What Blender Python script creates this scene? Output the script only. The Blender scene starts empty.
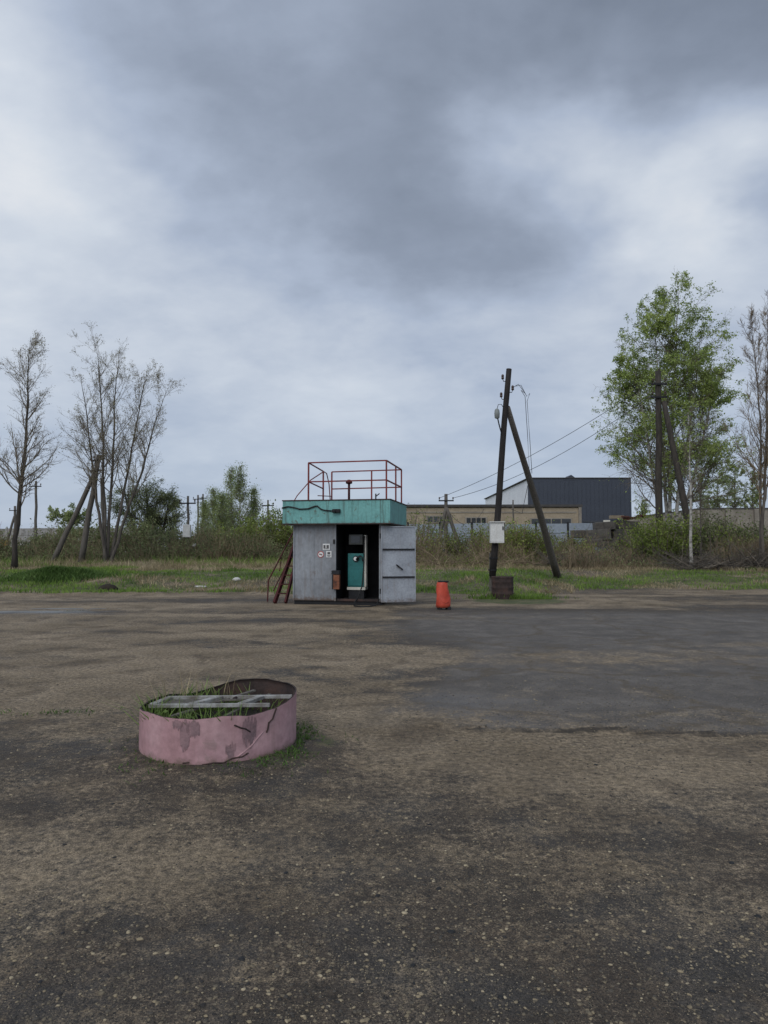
import bpy, math, random
import numpy as np
from mathutils import Vector, Matrix

# ------------------------------------------------------------------ camera, sky, sun, exposure
SC = bpy.context.scene
COL = SC.collection
CAM_H, F, PITCH = 1.6, 24 / 36 * 1024, math.atan(35 / (24 / 36 * 1024))
cam = bpy.data.cameras.new('camera')
cam.sensor_fit = 'VERTICAL'; cam.sensor_height = 36; cam.sensor_width = 27; cam.lens = 24
cam.clip_start = 0.05; cam.clip_end = 3000
camo = bpy.data.objects.new('camera', cam); COL.objects.link(camo)
camo.location = (0, 0, CAM_H); camo.rotation_euler = (math.pi / 2 + PITCH, 0, 0)
SC.camera = camo

def ray(px, py):
    dx, dy = (px - 384) / F, (512 - py) / F
    c, s = math.cos(PITCH), math.sin(PITCH)
    return Vector((dx, c - s * dy, s + c * dy))

def at(px, py, Y):
    d = ray(px, py); k = Y / d.y
    return Vector((d.x * k, Y, CAM_H + d.z * k))

SUN_EL, SUN_ROT = math.radians(40), math.radians(205)
W = bpy.data.worlds.new('World'); SC.world = W; W.use_nodes = True

class NT:
    """small node-tree writer"""
    def __init__(s, tree): s.t = tree; s.n = tree.nodes; s.l = tree.links
    def new(s, kind, **kw):
        n = s.n.new(kind)
        for k, v in kw.items(): setattr(n, k, v)
        return n
    def put(s, sock, v):
        if isinstance(v, bpy.types.NodeSocket): s.l.new(v, sock)
        elif v is not None:
            if isinstance(v, (tuple, list)) and sock.type == 'RGBA' and len(v) == 3: v = (*v, 1)
            sock.default_value = v
    def math(s, op, a, b=None, c=None, clamp=False):
        n = s.new('ShaderNodeMath', operation=op, use_clamp=clamp)
        for i, v in enumerate((a, b, c)): s.put(n.inputs[i], v)
        return n.outputs[0]
    def vec(s, op, a, b=None, scale=None):
        n = s.new('ShaderNodeVectorMath', operation=op)
        s.put(n.inputs[0], a)
        if b is not None: s.put(n.inputs[1], b)
        if scale is not None: s.put(n.inputs['Scale'], scale)
        return n.outputs['Value'] if op in ('DOT_PRODUCT', 'LENGTH') else n.outputs[0]
    def noise(s, vec, scale, detail=4, rough=.55, dist=0, color=False):
        n = s.new('ShaderNodeTexNoise')
        s.put(n.inputs['Vector'], vec); s.put(n.inputs['Scale'], scale)
        n.inputs['Detail'].default_value = detail; n.inputs['Roughness'].default_value = rough
        n.inputs['Distortion'].default_value = dist
        return n.outputs['Color' if color else 'Fac']
    def voro(s, vec, scale, feature='F1', rnd=1.0):
        n = s.new('ShaderNodeTexVoronoi', feature=feature)
        s.put(n.inputs['Vector'], vec); n.inputs['Scale'].default_value = scale
        n.inputs['Randomness'].default_value = rnd
        return n
    def ramp(s, fac, stops, interp='LINEAR'):
        n = s.new('ShaderNodeValToRGB'); s.put(n.inputs[0], fac)
        cr = n.color_ramp; cr.interpolation = interp
        while len(cr.elements) < len(stops): cr.elements.new(.5)
        for e, (p, c) in zip(cr.elements, stops):
            e.position = p
            e.color = (c, c, c, 1) if isinstance(c, (int, float)) else (*c, 1)
        return n.outputs[0]
    def mix(s, fac, a, b, blend='MIX'):
        n = s.new('ShaderNodeMix', data_type='RGBA', blend_type=blend)
        s.put(n.inputs[0], fac); s.put(n.inputs[6], a); s.put(n.inputs[7], b)
        return n.outputs[2]
    def sstep(s, v, lo, hi):
        n = s.new('ShaderNodeMapRange', interpolation_type='SMOOTHSTEP')
        s.put(n.inputs[0], v); n.inputs[1].default_value = lo; n.inputs[2].default_value = hi
        return n.outputs[0]

def build_sky():
    W.node_tree.nodes.clear()
    T = NT(W.node_tree)
    tc = T.new('ShaderNodeTexCoord').outputs['Generated']
    d = T.vec('NORMALIZE', tc)
    sep = T.new('ShaderNodeSeparateXYZ'); T.put(sep.inputs[0], d)
    zc = T.math('ADD', T.math('MAXIMUM', sep.outputs[2], 0.0), 0.34)
    pl = T.new('ShaderNodeCombineXYZ')
    T.put(pl.inputs[0], T.math('DIVIDE', sep.outputs[0], zc)); T.put(pl.inputs[1], T.math('DIVIDE', sep.outputs[1], zc))
    pv = pl.outputs[0]
    sky = T.new('ShaderNodeTexSky', sky_type='NISHITA', sun_disc=False)
    sky.sun_elevation = SUN_EL; sky.sun_rotation = SUN_ROT
    w1 = T.vec('SUBTRACT', T.noise(pv, 1.5, 5, .55, color=True), (.5, .5, .5))
    w2 = T.vec('SUBTRACT', T.noise(pv, 4.5, 4, .6, color=True), (.5, .5, .5))
    dw = T.vec('NORMALIZE', T.vec('ADD', T.vec('ADD', d, T.vec('SCALE', w1, scale=.42)), T.vec('SCALE', w2, scale=.10)))
    blobs = [  # cloud masses of this sky: direction (as seen from the yard), size, brightness
        (5, 70, 90, .30), (50, 120, 60, .08), (0, 190, 100, .08), (180, 60, 90, -.06), (625, 165, 80, .56), (545, 95, 40, .30), (690, 235, 90, .36),
        (360, 355, 100, .30), (110, 290, 150, .22), (60, 330, 90, .08), (250, 205, 70, .08), (560, 365, 60, .14), (330, 30, 60, .08),
        (760, 50, 110, -.40), (610, 40, 80, -.24), (500, 95, 120, -.18), (400, 235, 75, -.09), (300, 190, 90, -.10), (300, 140, 120, -.17), (560, 285, 60, -.08),
        (170, 130, 100, -.14), (540, 300, 60, -.22), (740, 240, 30, -.22), (470, 250, 40, -.08), (140, 360, 90, -.05),
        (300, 440, 170, -.04)]
    L = None
    for px, py, s, w in blobs:
        v = ray(px, py).normalized(); k = (F / s) ** 2
        e = T.math('EXPONENT', T.math('MULTIPLY', T.math('SUBTRACT', T.vec('DOT_PRODUCT', dw, tuple(v)), 1.0), k))
        L = T.math('MULTIPLY_ADD', e, w, L if L is not None else .55)
    sx = T.new('ShaderNodeMapping'); sx.inputs['Scale'].default_value = (1.0, 1.25, 1.0); sx.inputs['Rotation'].default_value = (0, 0, .35)
    T.put(sx.inputs[0], pv)
    n1 = T.noise(sx.outputs[0], 2.2, 10, .58, .15)
    n2 = T.noise(sx.outputs[0], 6.5, 9, .60, .2)
    n3 = T.noise(sx.outputs[0], 3.0, 8, .52, .25)
    L = T.math('ADD', L, T.math('MULTIPLY', T.math('SUBTRACT', n1, .5), .50))
    L = T.math('ADD', L, T.math('MULTIPLY', T.math('SUBTRACT', n2, .5), .19))
    L = T.math('ADD', L, T.math('MULTIPLY', T.math('SUBTRACT', T.sstep(n3, .38, .62), .5), .10))
    L = T.math('SUBTRACT', L, T.math('MULTIPLY', T.sstep(sep.outputs[2], .22, .62), .09))
    cloud = T.ramp(L, [(.0, (1.5, 1.78, 2.3)), (.30, (2.4, 2.8, 3.55)), (.55, (3.55, 4.1, 5.1)), (.85, (5.4, 5.85, 6.5)), (1.0, (6.4, 6.65, 7.0))])
    hz = T.sstep(sep.outputs[2], .02, .30)
    cloud = T.mix(T.math('MULTIPLY', T.math('SUBTRACT', 1.0, hz), .55), cloud, (3.5, 4.2, 5.35))
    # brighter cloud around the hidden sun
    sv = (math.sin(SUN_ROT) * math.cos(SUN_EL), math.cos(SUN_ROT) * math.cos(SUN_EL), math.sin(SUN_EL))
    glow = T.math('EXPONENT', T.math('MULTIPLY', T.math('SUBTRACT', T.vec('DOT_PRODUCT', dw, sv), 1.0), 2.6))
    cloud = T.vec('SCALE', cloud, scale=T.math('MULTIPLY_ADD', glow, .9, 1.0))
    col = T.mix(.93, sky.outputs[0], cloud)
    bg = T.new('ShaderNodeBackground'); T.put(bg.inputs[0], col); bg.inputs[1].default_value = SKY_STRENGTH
    out = T.new('ShaderNodeOutputWorld'); T.l.new(bg.outputs[0], out.inputs[0])

SKY_STRENGTH = 0.1
build_sky()
sun = bpy.data.lights.new('sun', 'SUN'); sun.energy = 1.15; sun.angle = math.radians(55); sun.color = (1, .96, .9)
suno = bpy.data.objects.new('sun', sun); COL.objects.link(suno)
sd = Vector((math.sin(SUN_ROT) * math.cos(SUN_EL), math.cos(SUN_ROT) * math.cos(SUN_EL), math.sin(SUN_EL)))
suno.rotation_euler = sd.to_track_quat('Z', 'Y').to_euler(); suno.location = (0, 0, 60)
vs = SC.view_settings
vs.view_transform = 'Standard'; vs.look = 'None'; vs.gamma = 1; vs.use_curve_mapping = False; vs.exposure = 0.22

# ------------------------------------------------------------------ helpers
rng = np.random.default_rng(7)

def vnoise(x, y, seed=0):
    xi, yi = np.floor(x).astype(np.int64), np.floor(y).astype(np.int64)
    fx, fy = x - xi, y - yi
    fx = fx * fx * (3 - 2 * fx); fy = fy * fy * (3 - 2 * fy)
    def h(a, b):
        n = (a * 374761393 + b * 668265263 + seed * 1274126177) & 0xffffffff
        n = ((n ^ (n >> 13)) * 1274126177) & 0xffffffff
        return ((n ^ (n >> 16)) & 0xffff) / 65535.0
    return (h(xi, yi) * (1 - fx) + h(xi + 1, yi) * fx) * (1 - fy) + (h(xi, yi + 1) * (1 - fx) + h(xi + 1, yi + 1) * fx) * fy

def fbm(x, y, seed=0, oct=4):
    x = np.asarray(x, float); y = np.asarray(y, float)
    s, a, t = 0, 1, 0
    for o in range(oct):
        s = s + a * vnoise(x * 2 ** o, y * 2 ** o, seed + o * 17); t += a; a *= .5
    return s / t

def ss(v, a, b):
    t = np.clip((v - a) / (b - a), 0, 1); return t * t * (3 - 2 * t)

def yard_edge(x):      # where the grass bank starts, metres from the camera
    e = 23.0 + (fbm(x * .35, x * 0, 3) - .5) * 2.2 + (fbm(x * 1.7, x * 0 + 5, 4, 4) - .5) * 1.3 - 1.2 * ss(x, 2.0, 4.5) * (1 - ss(x, 4.5, 6.2)) + 2.3 * ss(x, 5.6, 8)
    return e

def H(x, y):
    x = np.asarray(x, float); y = np.asarray(y, float)
    e = yard_edge(x)
    z = .5 * ss(y, e - .3, e + 7.5)
    z = z + .11 * np.exp(-((y - e - .25) / .45) ** 2) * ss(-x, 1.5, 4.5) * fbm(x * 1.3, y * .8, 5)
    z = z + .05 * (fbm(x * .9, y * .9, 9) - .5) * ss(y, e, e + 2)
    z = z + .02 * (fbm(x * .4, y * .4, 11) - .5) + .012 * (fbm(x * 2.3, y * 2.3, 12) - .5)
    # broken edge of the asphalt on the right, a few centimetres high
    ae = asph_edge(x)
    z = z + .03 * ss(y, ae - .05, ae + .06) * ss(x, -.2, .5) * (1 - ss(y, 9, 12))
    # soil heaped against the planter
    r = np.hypot(x - PLX, y - PLY)
    z = z + .035 * np.exp(-((r - .66) / .28) ** 2)
    return z

def yard_right(x, y):
    w = (fbm(y * .45, x * .2, 61, 5) - .5) * 2.2 + (fbm(x * 1.6, y * 1.1, 62, 4) - .5) * 1.6
    return ss(x + w, -.5, 1.3)
def asph_edge(x):
    return 6.15 - .05 * x + .5 * (fbm(x * 1.1, x * 0 + 3.3, 21) - .5)

PLX, PLY, PLR = -1.335, 5.62, .612

def hz(x, y): return float(H(np.array([x]), np.array([y]))[0])

class MB:
    def __init__(s): s.v = []; s.q = []; s.t = []; s.n = 0; s.poly = []
    def add(s, V, Q=None, T=None):
        V = np.asarray(V, float).reshape(-1, 3)
        if Q is not None and len(Q): s.q.append(np.asarray(Q, np.int64) + s.n)
        if T is not None and len(T): s.t.append(np.asarray(T, np.int64) + s.n)
        s.v.append(V); s.n += len(V); return s
    def box(s, c, size, rz=0, M=None):
        x, y, z = (k / 2 for k in size)
        V = np.array([(a, b, d) for d in (-z, z) for (a, b) in ((-x, -y), (x, -y), (x, y), (-x, y))], float)
        if rz:
            cs, sn = math.cos(rz), math.sin(rz); V[:, :2] = V[:, :2] @ np.array([[cs, sn], [-sn, cs]])
        if M is not None: V = V @ np.array(M.to_3x3()).T
        return s.add(V + np.array(c), [(0, 3, 2, 1), (4, 5, 6, 7), (0, 1, 5, 4), (1, 2, 6, 5), (2, 3, 7, 6), (3, 0, 4, 7)])
    def bar(s, a, b, w, d=None):     # square bar between two points
        a, b = Vector(a), Vector(b); M = (b - a).to_track_quat('Z', 'Y').to_matrix()
        return s.box((a + b) / 2, (w, d or w, (b - a).length), M=M)
    def tubes(s, P, R, sides=6, cap=True):
        P = np.asarray(P, float); R = np.asarray(R, float)
        if P.ndim == 2: P = P[None]; R = R[None]
        B, N, _ = P.shape
        D = np.gradient(P, axis=1); D /= np.linalg.norm(D, axis=2, keepdims=True) + 1e-9
        ref = np.where(np.abs(D[:, :1, 2:3]) > .85, np.array([1., 0, 0]), np.array([0, 0, 1.]))
        U = np.cross(D, ref); U /= np.linalg.norm(U, axis=2, keepdims=True) + 1e-9
        Wv = np.cross(D, U)
        a = np.arange(sides) * 2 * math.pi / sides
        V = P[:, :, None] + R[:, :, None, None] * (np.cos(a)[None, None, :, None] * U[:, :, None] + np.sin(a)[None, None, :, None] * Wv[:, :, None])
        i = np.arange(B)[:, None, None] * N * sides + np.arange(N - 1)[None, :, None] * sides
        k = np.arange(sides)[None, None]; k2 = (np.arange(sides) + 1)[None, None] % sides
        Q = np.stack([i + k, i + k2, i + sides + k2, i + sides + k], -1).reshape(-1, 4)
        n0 = s.n
        s.add(V, Q)
        if cap and B < 400:
            for b in range(B):
                o = n0 + b * N * sides
                s.poly.append([o + j for j in range(sides)][::-1]); s.poly.append([o + (N - 1) * sides + j for j in range(sides)])
        return s
    def tube(s, pts, r, sides=8):
        P = np.array([tuple(p) for p in pts], float); R = np.full(len(P), r) if np.isscalar(r) else np.array(r, float)
        return s.tubes(P, R, sides)
    def lathe(s, prof, c=(0, 0, 0), seg=24, sx=1, sy=1):
        a = np.arange(seg) * 2 * math.pi / seg; pr = np.array(prof, float)
        V = np.stack([pr[:, None, 0] * np.cos(a) * sx, pr[:, None, 0] * np.sin(a) * sy, np.repeat(pr[:, 1:2], seg, 1)], -1) + np.array(c)
        Q = [(i * seg + k, i * seg + (k + 1) % seg, (i + 1) * seg + (k + 1) % seg, (i + 1) * seg + k) for i in range(len(pr) - 1) for k in range(seg)]
        n0 = s.n; s.add(V, Q)
        s.poly.append([n0 + k for k in range(seg)][::-1]); s.poly.append([n0 + (len(pr) - 1) * seg + k for k in range(seg)])
        return s
    def build(s, name, mat, parent=None, smooth=False, bevel=0, label=None):
        V = np.concatenate(s.v) if s.v else np.zeros((0, 3))
        Q = np.concatenate(s.q) if s.q else np.zeros((0, 4), np.int64)
        T = np.concatenate(s.t) if s.t else np.zeros((0, 3), np.int64)
        loops = [Q.ravel(), T.ravel()] + [np.array(p, np.int64) for p in s.poly]
        sizes = np.concatenate([np.full(len(Q), 4), np.full(len(T), 3), np.array([len(p) for p in s.poly], np.int64)]).astype(np.int32)
        li = np.concatenate(loops).astype(np.int32)
        me = bpy.data.meshes.new(name)
        me.vertices.add(len(V)); me.vertices.foreach_set('co', V.astype(np.float32).ravel())
        me.loops.add(len(li)); me.loops.foreach_set('vertex_index', li)
        me.polygons.add(len(sizes))
        st = np.concatenate([[0], np.cumsum(sizes)[:-1]]).astype(np.int32)
        me.polygons.foreach_set('loop_start', st)
        me.polygons.foreach_set('use_smooth', np.full(len(sizes), smooth))
        me.update(calc_edges=True); me.validate()
        if mat is not None: me.materials.append(mat)
        o = bpy.data.objects.new(name, me); COL.objects.link(o)
        if parent is not None: o.parent = parent
        if bevel:
            m = o.modifiers.new('bevel', 'BEVEL'); m.width = bevel; m.segments = 2; m.limit_method = 'ANGLE'
        if label: o['label'] = label
        return o

def tag(o, label=None, cat=None, group=None, kind=None):
    if label: o['label'] = label
    if cat: o['category'] = cat
    if group: o['group'] = group
    if kind: o['kind'] = kind
    return o

def thing(name, label, cat, loc=(0, 0, 0), rz=0, group=None):
    o = bpy.data.objects.new(name, None); COL.objects.link(o); o.empty_display_size = .2
    o.location = loc; o.rotation_euler = (0, 0, rz)
    return tag(o, label, cat, group)

def copy_thing(o, parent=None):
    c = o.copy(); COL.objects.link(c)
    if parent is not None: c.parent = parent
    for ch in [k for k in bpy.data.objects if k.parent == o]: copy_thing(ch, c)
    return c

# ------------------------------------------------------------------ materials
def mat(name, c1, c2=None, c3=None, scale=4, rough=.8, metal=0, bump=.3, bscale=None, streak=0, streak_col=(.1, .06, .04), spots=0, spot_col=(.12, .05, .03),
        detail=6, spec=.3, stretch=(1, 1, 1), lo=.35, hi=.65, foot=None, foot_col=(.10, .06, .035)):
    m = bpy.data.materials.new(name); m.use_nodes = True
    m.node_tree.nodes.clear(); T = NT(m.node_tree)
    tc = T.new('ShaderNodeTexCoord').outputs['Object']
    mp = T.new('ShaderNodeMapping'); mp.inputs['Scale'].default_value = stretch; T.put(mp.inputs[0], tc); v = mp.outputs[0]
    c2 = c2 or tuple(k * .75 for k in c1); c3 = c3 or c1
    n = T.noise(v, scale, detail, .6, .2)
    stops = [(lo, c2), (hi, c1)] if c3 is c1 else [(lo, c2), ((lo + hi) / 2, c1), (hi, c3)]
    col = T.ramp(n, stops)
    fine = T.noise(v, scale * 9, 3, .6)
    col = T.mix(1.0, col, T.ramp(fine, [(.25, .8), (.75, 1.12)]), 'MULTIPLY')
    if streak:
        mp2 = T.new('ShaderNodeMapping'); mp2.inputs['Scale'].default_value = (7, 7, .45); T.put(mp2.inputs[0], tc)
        sn = T.noise(mp2.outputs[0], 1.6, 6, .65, .1)
        mk = T.math('MULTIPLY', T.sstep(sn, .50, .68), streak)
        col = T.mix(mk, col, streak_col)
    if spots:
        sp = T.noise(v, scale * 2.3 + 1.7, 7, .65, .4)
        col = T.mix(T.math('MULTIPLY', T.sstep(sp, .60, .68), spots), col, spot_col)
    if foot:   # rust or mud creeping up from the bottom edge
        sz = T.new('ShaderNodeSeparateXYZ'); T.put(sz.inputs[0], tc)
        fm = T.math('ADD', T.math('DIVIDE', T.math('SUBTRACT', foot[0], sz.outputs[2]), foot[1]), T.math('MULTIPLY', T.math('SUBTRACT', T.noise(tc, 9, 7, .68), .5), 3.0))
        col = T.mix(T.math('MULTIPLY', T.sstep(fm, -.3, .7), foot[2]), col, foot_col)
    p = T.new('ShaderNodeBsdfPrincipled'); T.put(p.inputs['Base Color'], col)
    T.put(p.inputs['Roughness'], T.math('MULTIPLY_ADD', T.math('SUBTRACT', n, .5), .3, rough, clamp=True)); p.inputs['Metallic'].default_value = metal
    p.inputs['Specular IOR Level'].default_value = spec
    if bump:
        b = T.new('ShaderNodeBump'); b.inputs['Strength'].default_value = bump; b.inputs['Distance'].default_value = .02
        T.put(b.inputs['Height'], T.noise(v, bscale or scale * 4, 5, .6)); T.l.new(b.outputs[0], p.inputs['Normal'])
    o = T.new('ShaderNodeOutputMaterial'); T.l.new(p.outputs[0], o.inputs[0])
    return m

def leaf_mat(name, c1, c2, c3=None, scale=.7, trans=.35):
    m = bpy.data.materials.new(name); m.use_nodes = True; m.node_tree.nodes.clear(); T = NT(m.node_tree)
    g = T.new('ShaderNodeNewGeometry')
    n = T.noise(g.outputs['Position'], scale, 3, .6)
    col = T.ramp(n, [(.38, c1), (.5, c2), (.64, c3 or c2)])
    ri = g.outputs['Random Per Island']
    col = T.mix(1.0, col, T.ramp(ri, [(0, .6), (1, 1.4)]), 'MULTIPLY')
    p = T.new('ShaderNodeBsdfPrincipled'); T.put(p.inputs['Base Color'], col); p.inputs['Roughness'].default_value = .65
    p.inputs['Specular IOR Level'].default_value = .25
    tr = T.new('ShaderNodeBsdfTranslucent'); T.put(tr.inputs[0], col)
    mx = T.new('ShaderNodeMixShader'); mx.inputs[0].default_value = trans
    T.l.new(p.outputs[0], mx.inputs[1]); T.l.new(tr.outputs[0], mx.inputs[2])
    o = T.new('ShaderNodeOutputMaterial'); T.l.new(mx.outputs[0], o.inputs[0])
    return m

M = {}
M['bark_dark'] = mat('bark_dark', (.065, .055, .045), (.03, .026, .022), scale=3, stretch=(3, 3, .6), rough=.95, bump=.6)
M['bark_grey'] = mat('bark_grey', (.13, .115, .095), (.06, .05, .042), scale=3, stretch=(3, 3, .6), rough=.95, bump=.6)
M['twig'] = mat('twig', (.22, .185, .14), (.14, .115, .09), scale=2, rough=.95, bump=0)
M['twig_red'] = mat('twig_red', (.26, .20, .125), (.12, .09, .06), scale=1, rough=.95, bump=0)
M['birch_bark'] = mat('birch_bark', (.36, .34, .305), (.07, .06, .055), scale=2.2, stretch=(1, 1, 2.2), rough=.85, bump=.3, lo=.36, hi=.52)
M['wood_pole'] = mat('wood_pole', (.035, .03, .027), (.016, .014, .013), scale=5, stretch=(6, 6, .35), rough=.9, bump=.5)
M['grey_wood'] = mat('grey_wood', (.15, .135, .115), (.075, .066, .057), scale=5, stretch=(6, 6, .3), rough=.92, bump=.5)
M['concrete'] = mat('concrete', (.36, .35, .33), (.20, .195, .185), scale=2.2, rough=.9, bump=.4, streak=.5)
M['teal'] = mat('teal_paint', (.155, .37, .345), (.115, .30, .28), scale=1.6, rough=.62, bump=.12, streak=.75, streak_col=(.055, .085, .07), spots=.8, spot_col=(.09, .075, .05), spec=.4, foot=(2.27, .10, .7), foot_col=(.07, .07, .055))
M['grey_panel'] = mat('grey_panel', (.27, .287, .305), (.165, .172, .182), scale=1.3, stretch=(1, 1, .6), rough=.55, bump=.12, metal=.1, streak=.32, streak_col=(.15, .115, .095), spots=.45, spot_col=(.14, .09, .065), foot=(.22, .16, .75))
M['door_grey'] = mat('door_grey', (.36, .385, .415), (.27, .29, .315), scale=2.3, rough=.5, bump=.08, metal=.1, streak=.5, streak_col=(.22, .20, .19), spots=.3, spot_col=(.18, .12, .09), foot=(.18, .14, .6))
M['dark_metal'] = mat('dark_metal', (.022, .022, .024), (.012, .012, .013), scale=5, rough=.75, bump=.15)
M['inner_dark'] = mat('inner_dark', (.012, .012, .013), (.007, .007, .008), scale=3, rough=.95, bump=.1, spec=.1)  # near black, puts the shade inside the kiosk into the colour
M['roof_felt'] = mat('roof_felt', (.08, .075, .07), scale=3, rough=.95)
M['red_paint'] = mat('red_paint', (.24, .04, .035), (.12, .024, .022), scale=7, rough=.65, bump=.2, spots=.6)
M['dark_red'] = mat('dark_red', (.085, .015, .015), (.04, .010, .010), scale=6, rough=.75, bump=.2, spots=.5)
M['pump_teal'] = mat('pump_teal', (.025, .16, .155), (.018, .12, .115), scale=3, rough=.4, bump=.05)  # teal darkened to carry the shade of the overhang on the pump
M['cream'] = mat('cream_paint', (.62, .60, .52), (.48, .46, .40), scale=4, rough=.6, bump=.1)
M['screen'] = mat('screen', (.06, .062, .055), (.04, .042, .04), scale=6, rough=.3, bump=0)
M['rubber'] = mat('rubber', (.018, .018, .018), scale=8, rough=.6, bump=.1)
M['rust'] = mat('rust', (.20, .075, .04), (.07, .035, .025), (.25, .12, .07), scale=6, rough=.9, bump=.4)
M['rust_dark'] = mat('rust_dark', (.050, .034, .030), (.028, .021, .019), (.075, .045, .036), scale=5, rough=.9, bump=.4, streak=.15, streak_col=(.025, .02, .018))
M['white_sign'] = mat('white_sign', (.72, .72, .70), (.62, .62, .6), scale=5, rough=.5, bump=0)
M['sign_ink'] = mat('sign_ink', (.09, .085, .085), scale=9, rough=.6, bump=0)
M['sign_red'] = mat('sign_red', (.42, .09, .08), scale=9, rough=.6, bump=0)
M['white_box'] = mat('white_box', (.66, .655, .62), (.55, .545, .51), scale=3, rough=.5, bump=.05, streak=.3, streak_col=(.38, .34, .28))
M['orange'] = mat('orange_plastic', (.55, .075, .04), (.40, .055, .03), scale=4, rough=.5, bump=.3, bscale=9, spots=.6, spot_col=(.30, .09, .05), foot=(.10, .1, .6), foot_col=(.12, .07, .04))
M['pink'] = mat('pink_paint', (.40, .235, .245), (.33, .19, .195), (.46, .295, .30), scale=1.9, rough=.7, bump=.3, bscale=11, streak=.35, streak_col=(.27, .175, .165), spots=.55, spot_col=(.25, .18, .165), foot=(.06, .07, .75), foot_col=(.13, .095, .07))
M['pink_stain'] = mat('pink_stain', (.175, .12, .125), (.29, .18, .185), scale=6, rough=.85, bump=.3)
M['old_white'] = mat('old_white_paint', (.36, .36, .345), (.13, .115, .095), scale=6, stretch=(1, 1, 1), rough=.75, bump=.3, spots=.6, spot_col=(.16, .13, .10))
M['old_concrete'] = mat('old_concrete', (.14, .128, .112), (.07, .064, .057), scale=2.6, rough=.95, bump=.6, streak=.6, streak_col=(.07, .065, .06), spots=.5, spot_col=(.09, .085, .075))
M['soil'] = mat('soil', (.04, .031, .022), (.022, .018, .013), scale=7, rough=1, bump=.9)
M['beige'] = mat('beige_brick', (.34, .28, .20), (.27, .22, .155), scale=.6, rough=.9, bump=.1, streak=.15, streak_col=(.22, .18, .13))
M['beige_wall'] = mat('beige_wall', (.30, .27, .22), (.20, .175, .145), scale=.8, rough=.92, bump=.2, streak=.3, streak_col=(.15, .13, .11))
M['dark_clad'] = mat('dark_cladding', (.050, .058, .075), (.043, .050, .066), scale=.5, rough=.55, bump=0)
M['white_clad'] = mat('white_cladding', (.80, .81, .82), (.72, .73, .74), scale=.4, rough=.6, bump=0)
M['glass_dark'] = mat('window_glass', (.03, .033, .036), scale=1, rough=.15, bump=0, spec=.6)
M['fence_blue'] = mat('grey_blue_sheet', (.30, .34, .39), (.25, .29, .335), scale=.7, rough=.6, bump=0, streak=.2, streak_col=(.2, .19, .18))
M['brickred'] = mat('brick_red', (.20, .085, .06), (.10, .055, .045), scale=3, rough=.95, bump=.4)
M['insul'] = mat('insulator', (.07, .045, .035), scale=5, rough=.3, bump=0)
M['lamp_grey'] = mat('lamp_grey', (.22, .24, .23), scale=6, rough=.5, bump=0)
M['wire'] = mat('wire', (.03, .03, .032), scale=3, rough=.6, bump=0)
M['yellow'] = mat('yellow_orange', (.75, .36, .03), (.55, .26, .03), scale=2, rough=.5, bump=0)
M['stone_white'] = mat('pale_stone', (.52, .51, .48), (.45, .44, .41), scale=4, rough=.9, bump=.4)
M['leaf_birch'] = leaf_mat('leaf_birch', (0.182, 0.245, 0.063), (0.294, 0.378, 0.105), (0.406, 0.477, 0.155), trans=.45)
M['leaf_far'] = leaf_mat('leaf_far', (0.168, 0.213, 0.084), (0.235, 0.286, 0.112), (0.302, 0.347, 0.146), trans=.45)
M['leaf_bud'] = leaf_mat('leaf_bud', (0.196, 0.172, 0.098), (0.265, 0.241, 0.127), (0.322, 0.299, 0.161), trans=.4)
M['leaf_dark'] = leaf_mat('leaf_dark', (0.099, 0.119, 0.053), (0.152, 0.178, 0.077), (0.211, 0.238, 0.103), trans=.4)
M['leaf_willow'] = leaf_mat('leaf_willow', (.10, .135, .03), (.175, .225, .048), (.26, .305, .075), trans=.4)
M['grass'] = leaf_mat('grass_blades', (.085, .145, .026), (.15, .24, .042), (.215, .29, .066), scale=.5, trans=.35)
M['straw'] = leaf_mat('dry_grass_blades', (.20, .16, .085), (.30, .24, .14), (.38, .31, .20), scale=.6, trans=.2)
M['weed'] = leaf_mat('weed_leaves', (.05, .09, .02), (.075, .135, .03), (.11, .17, .045), scale=1.5, trans=.3)
M['fresh'] = leaf_mat('fresh_grass', (.10, .16, .035), (.15, .22, .055), (.20, .26, .085), scale=3, trans=.35)

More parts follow.
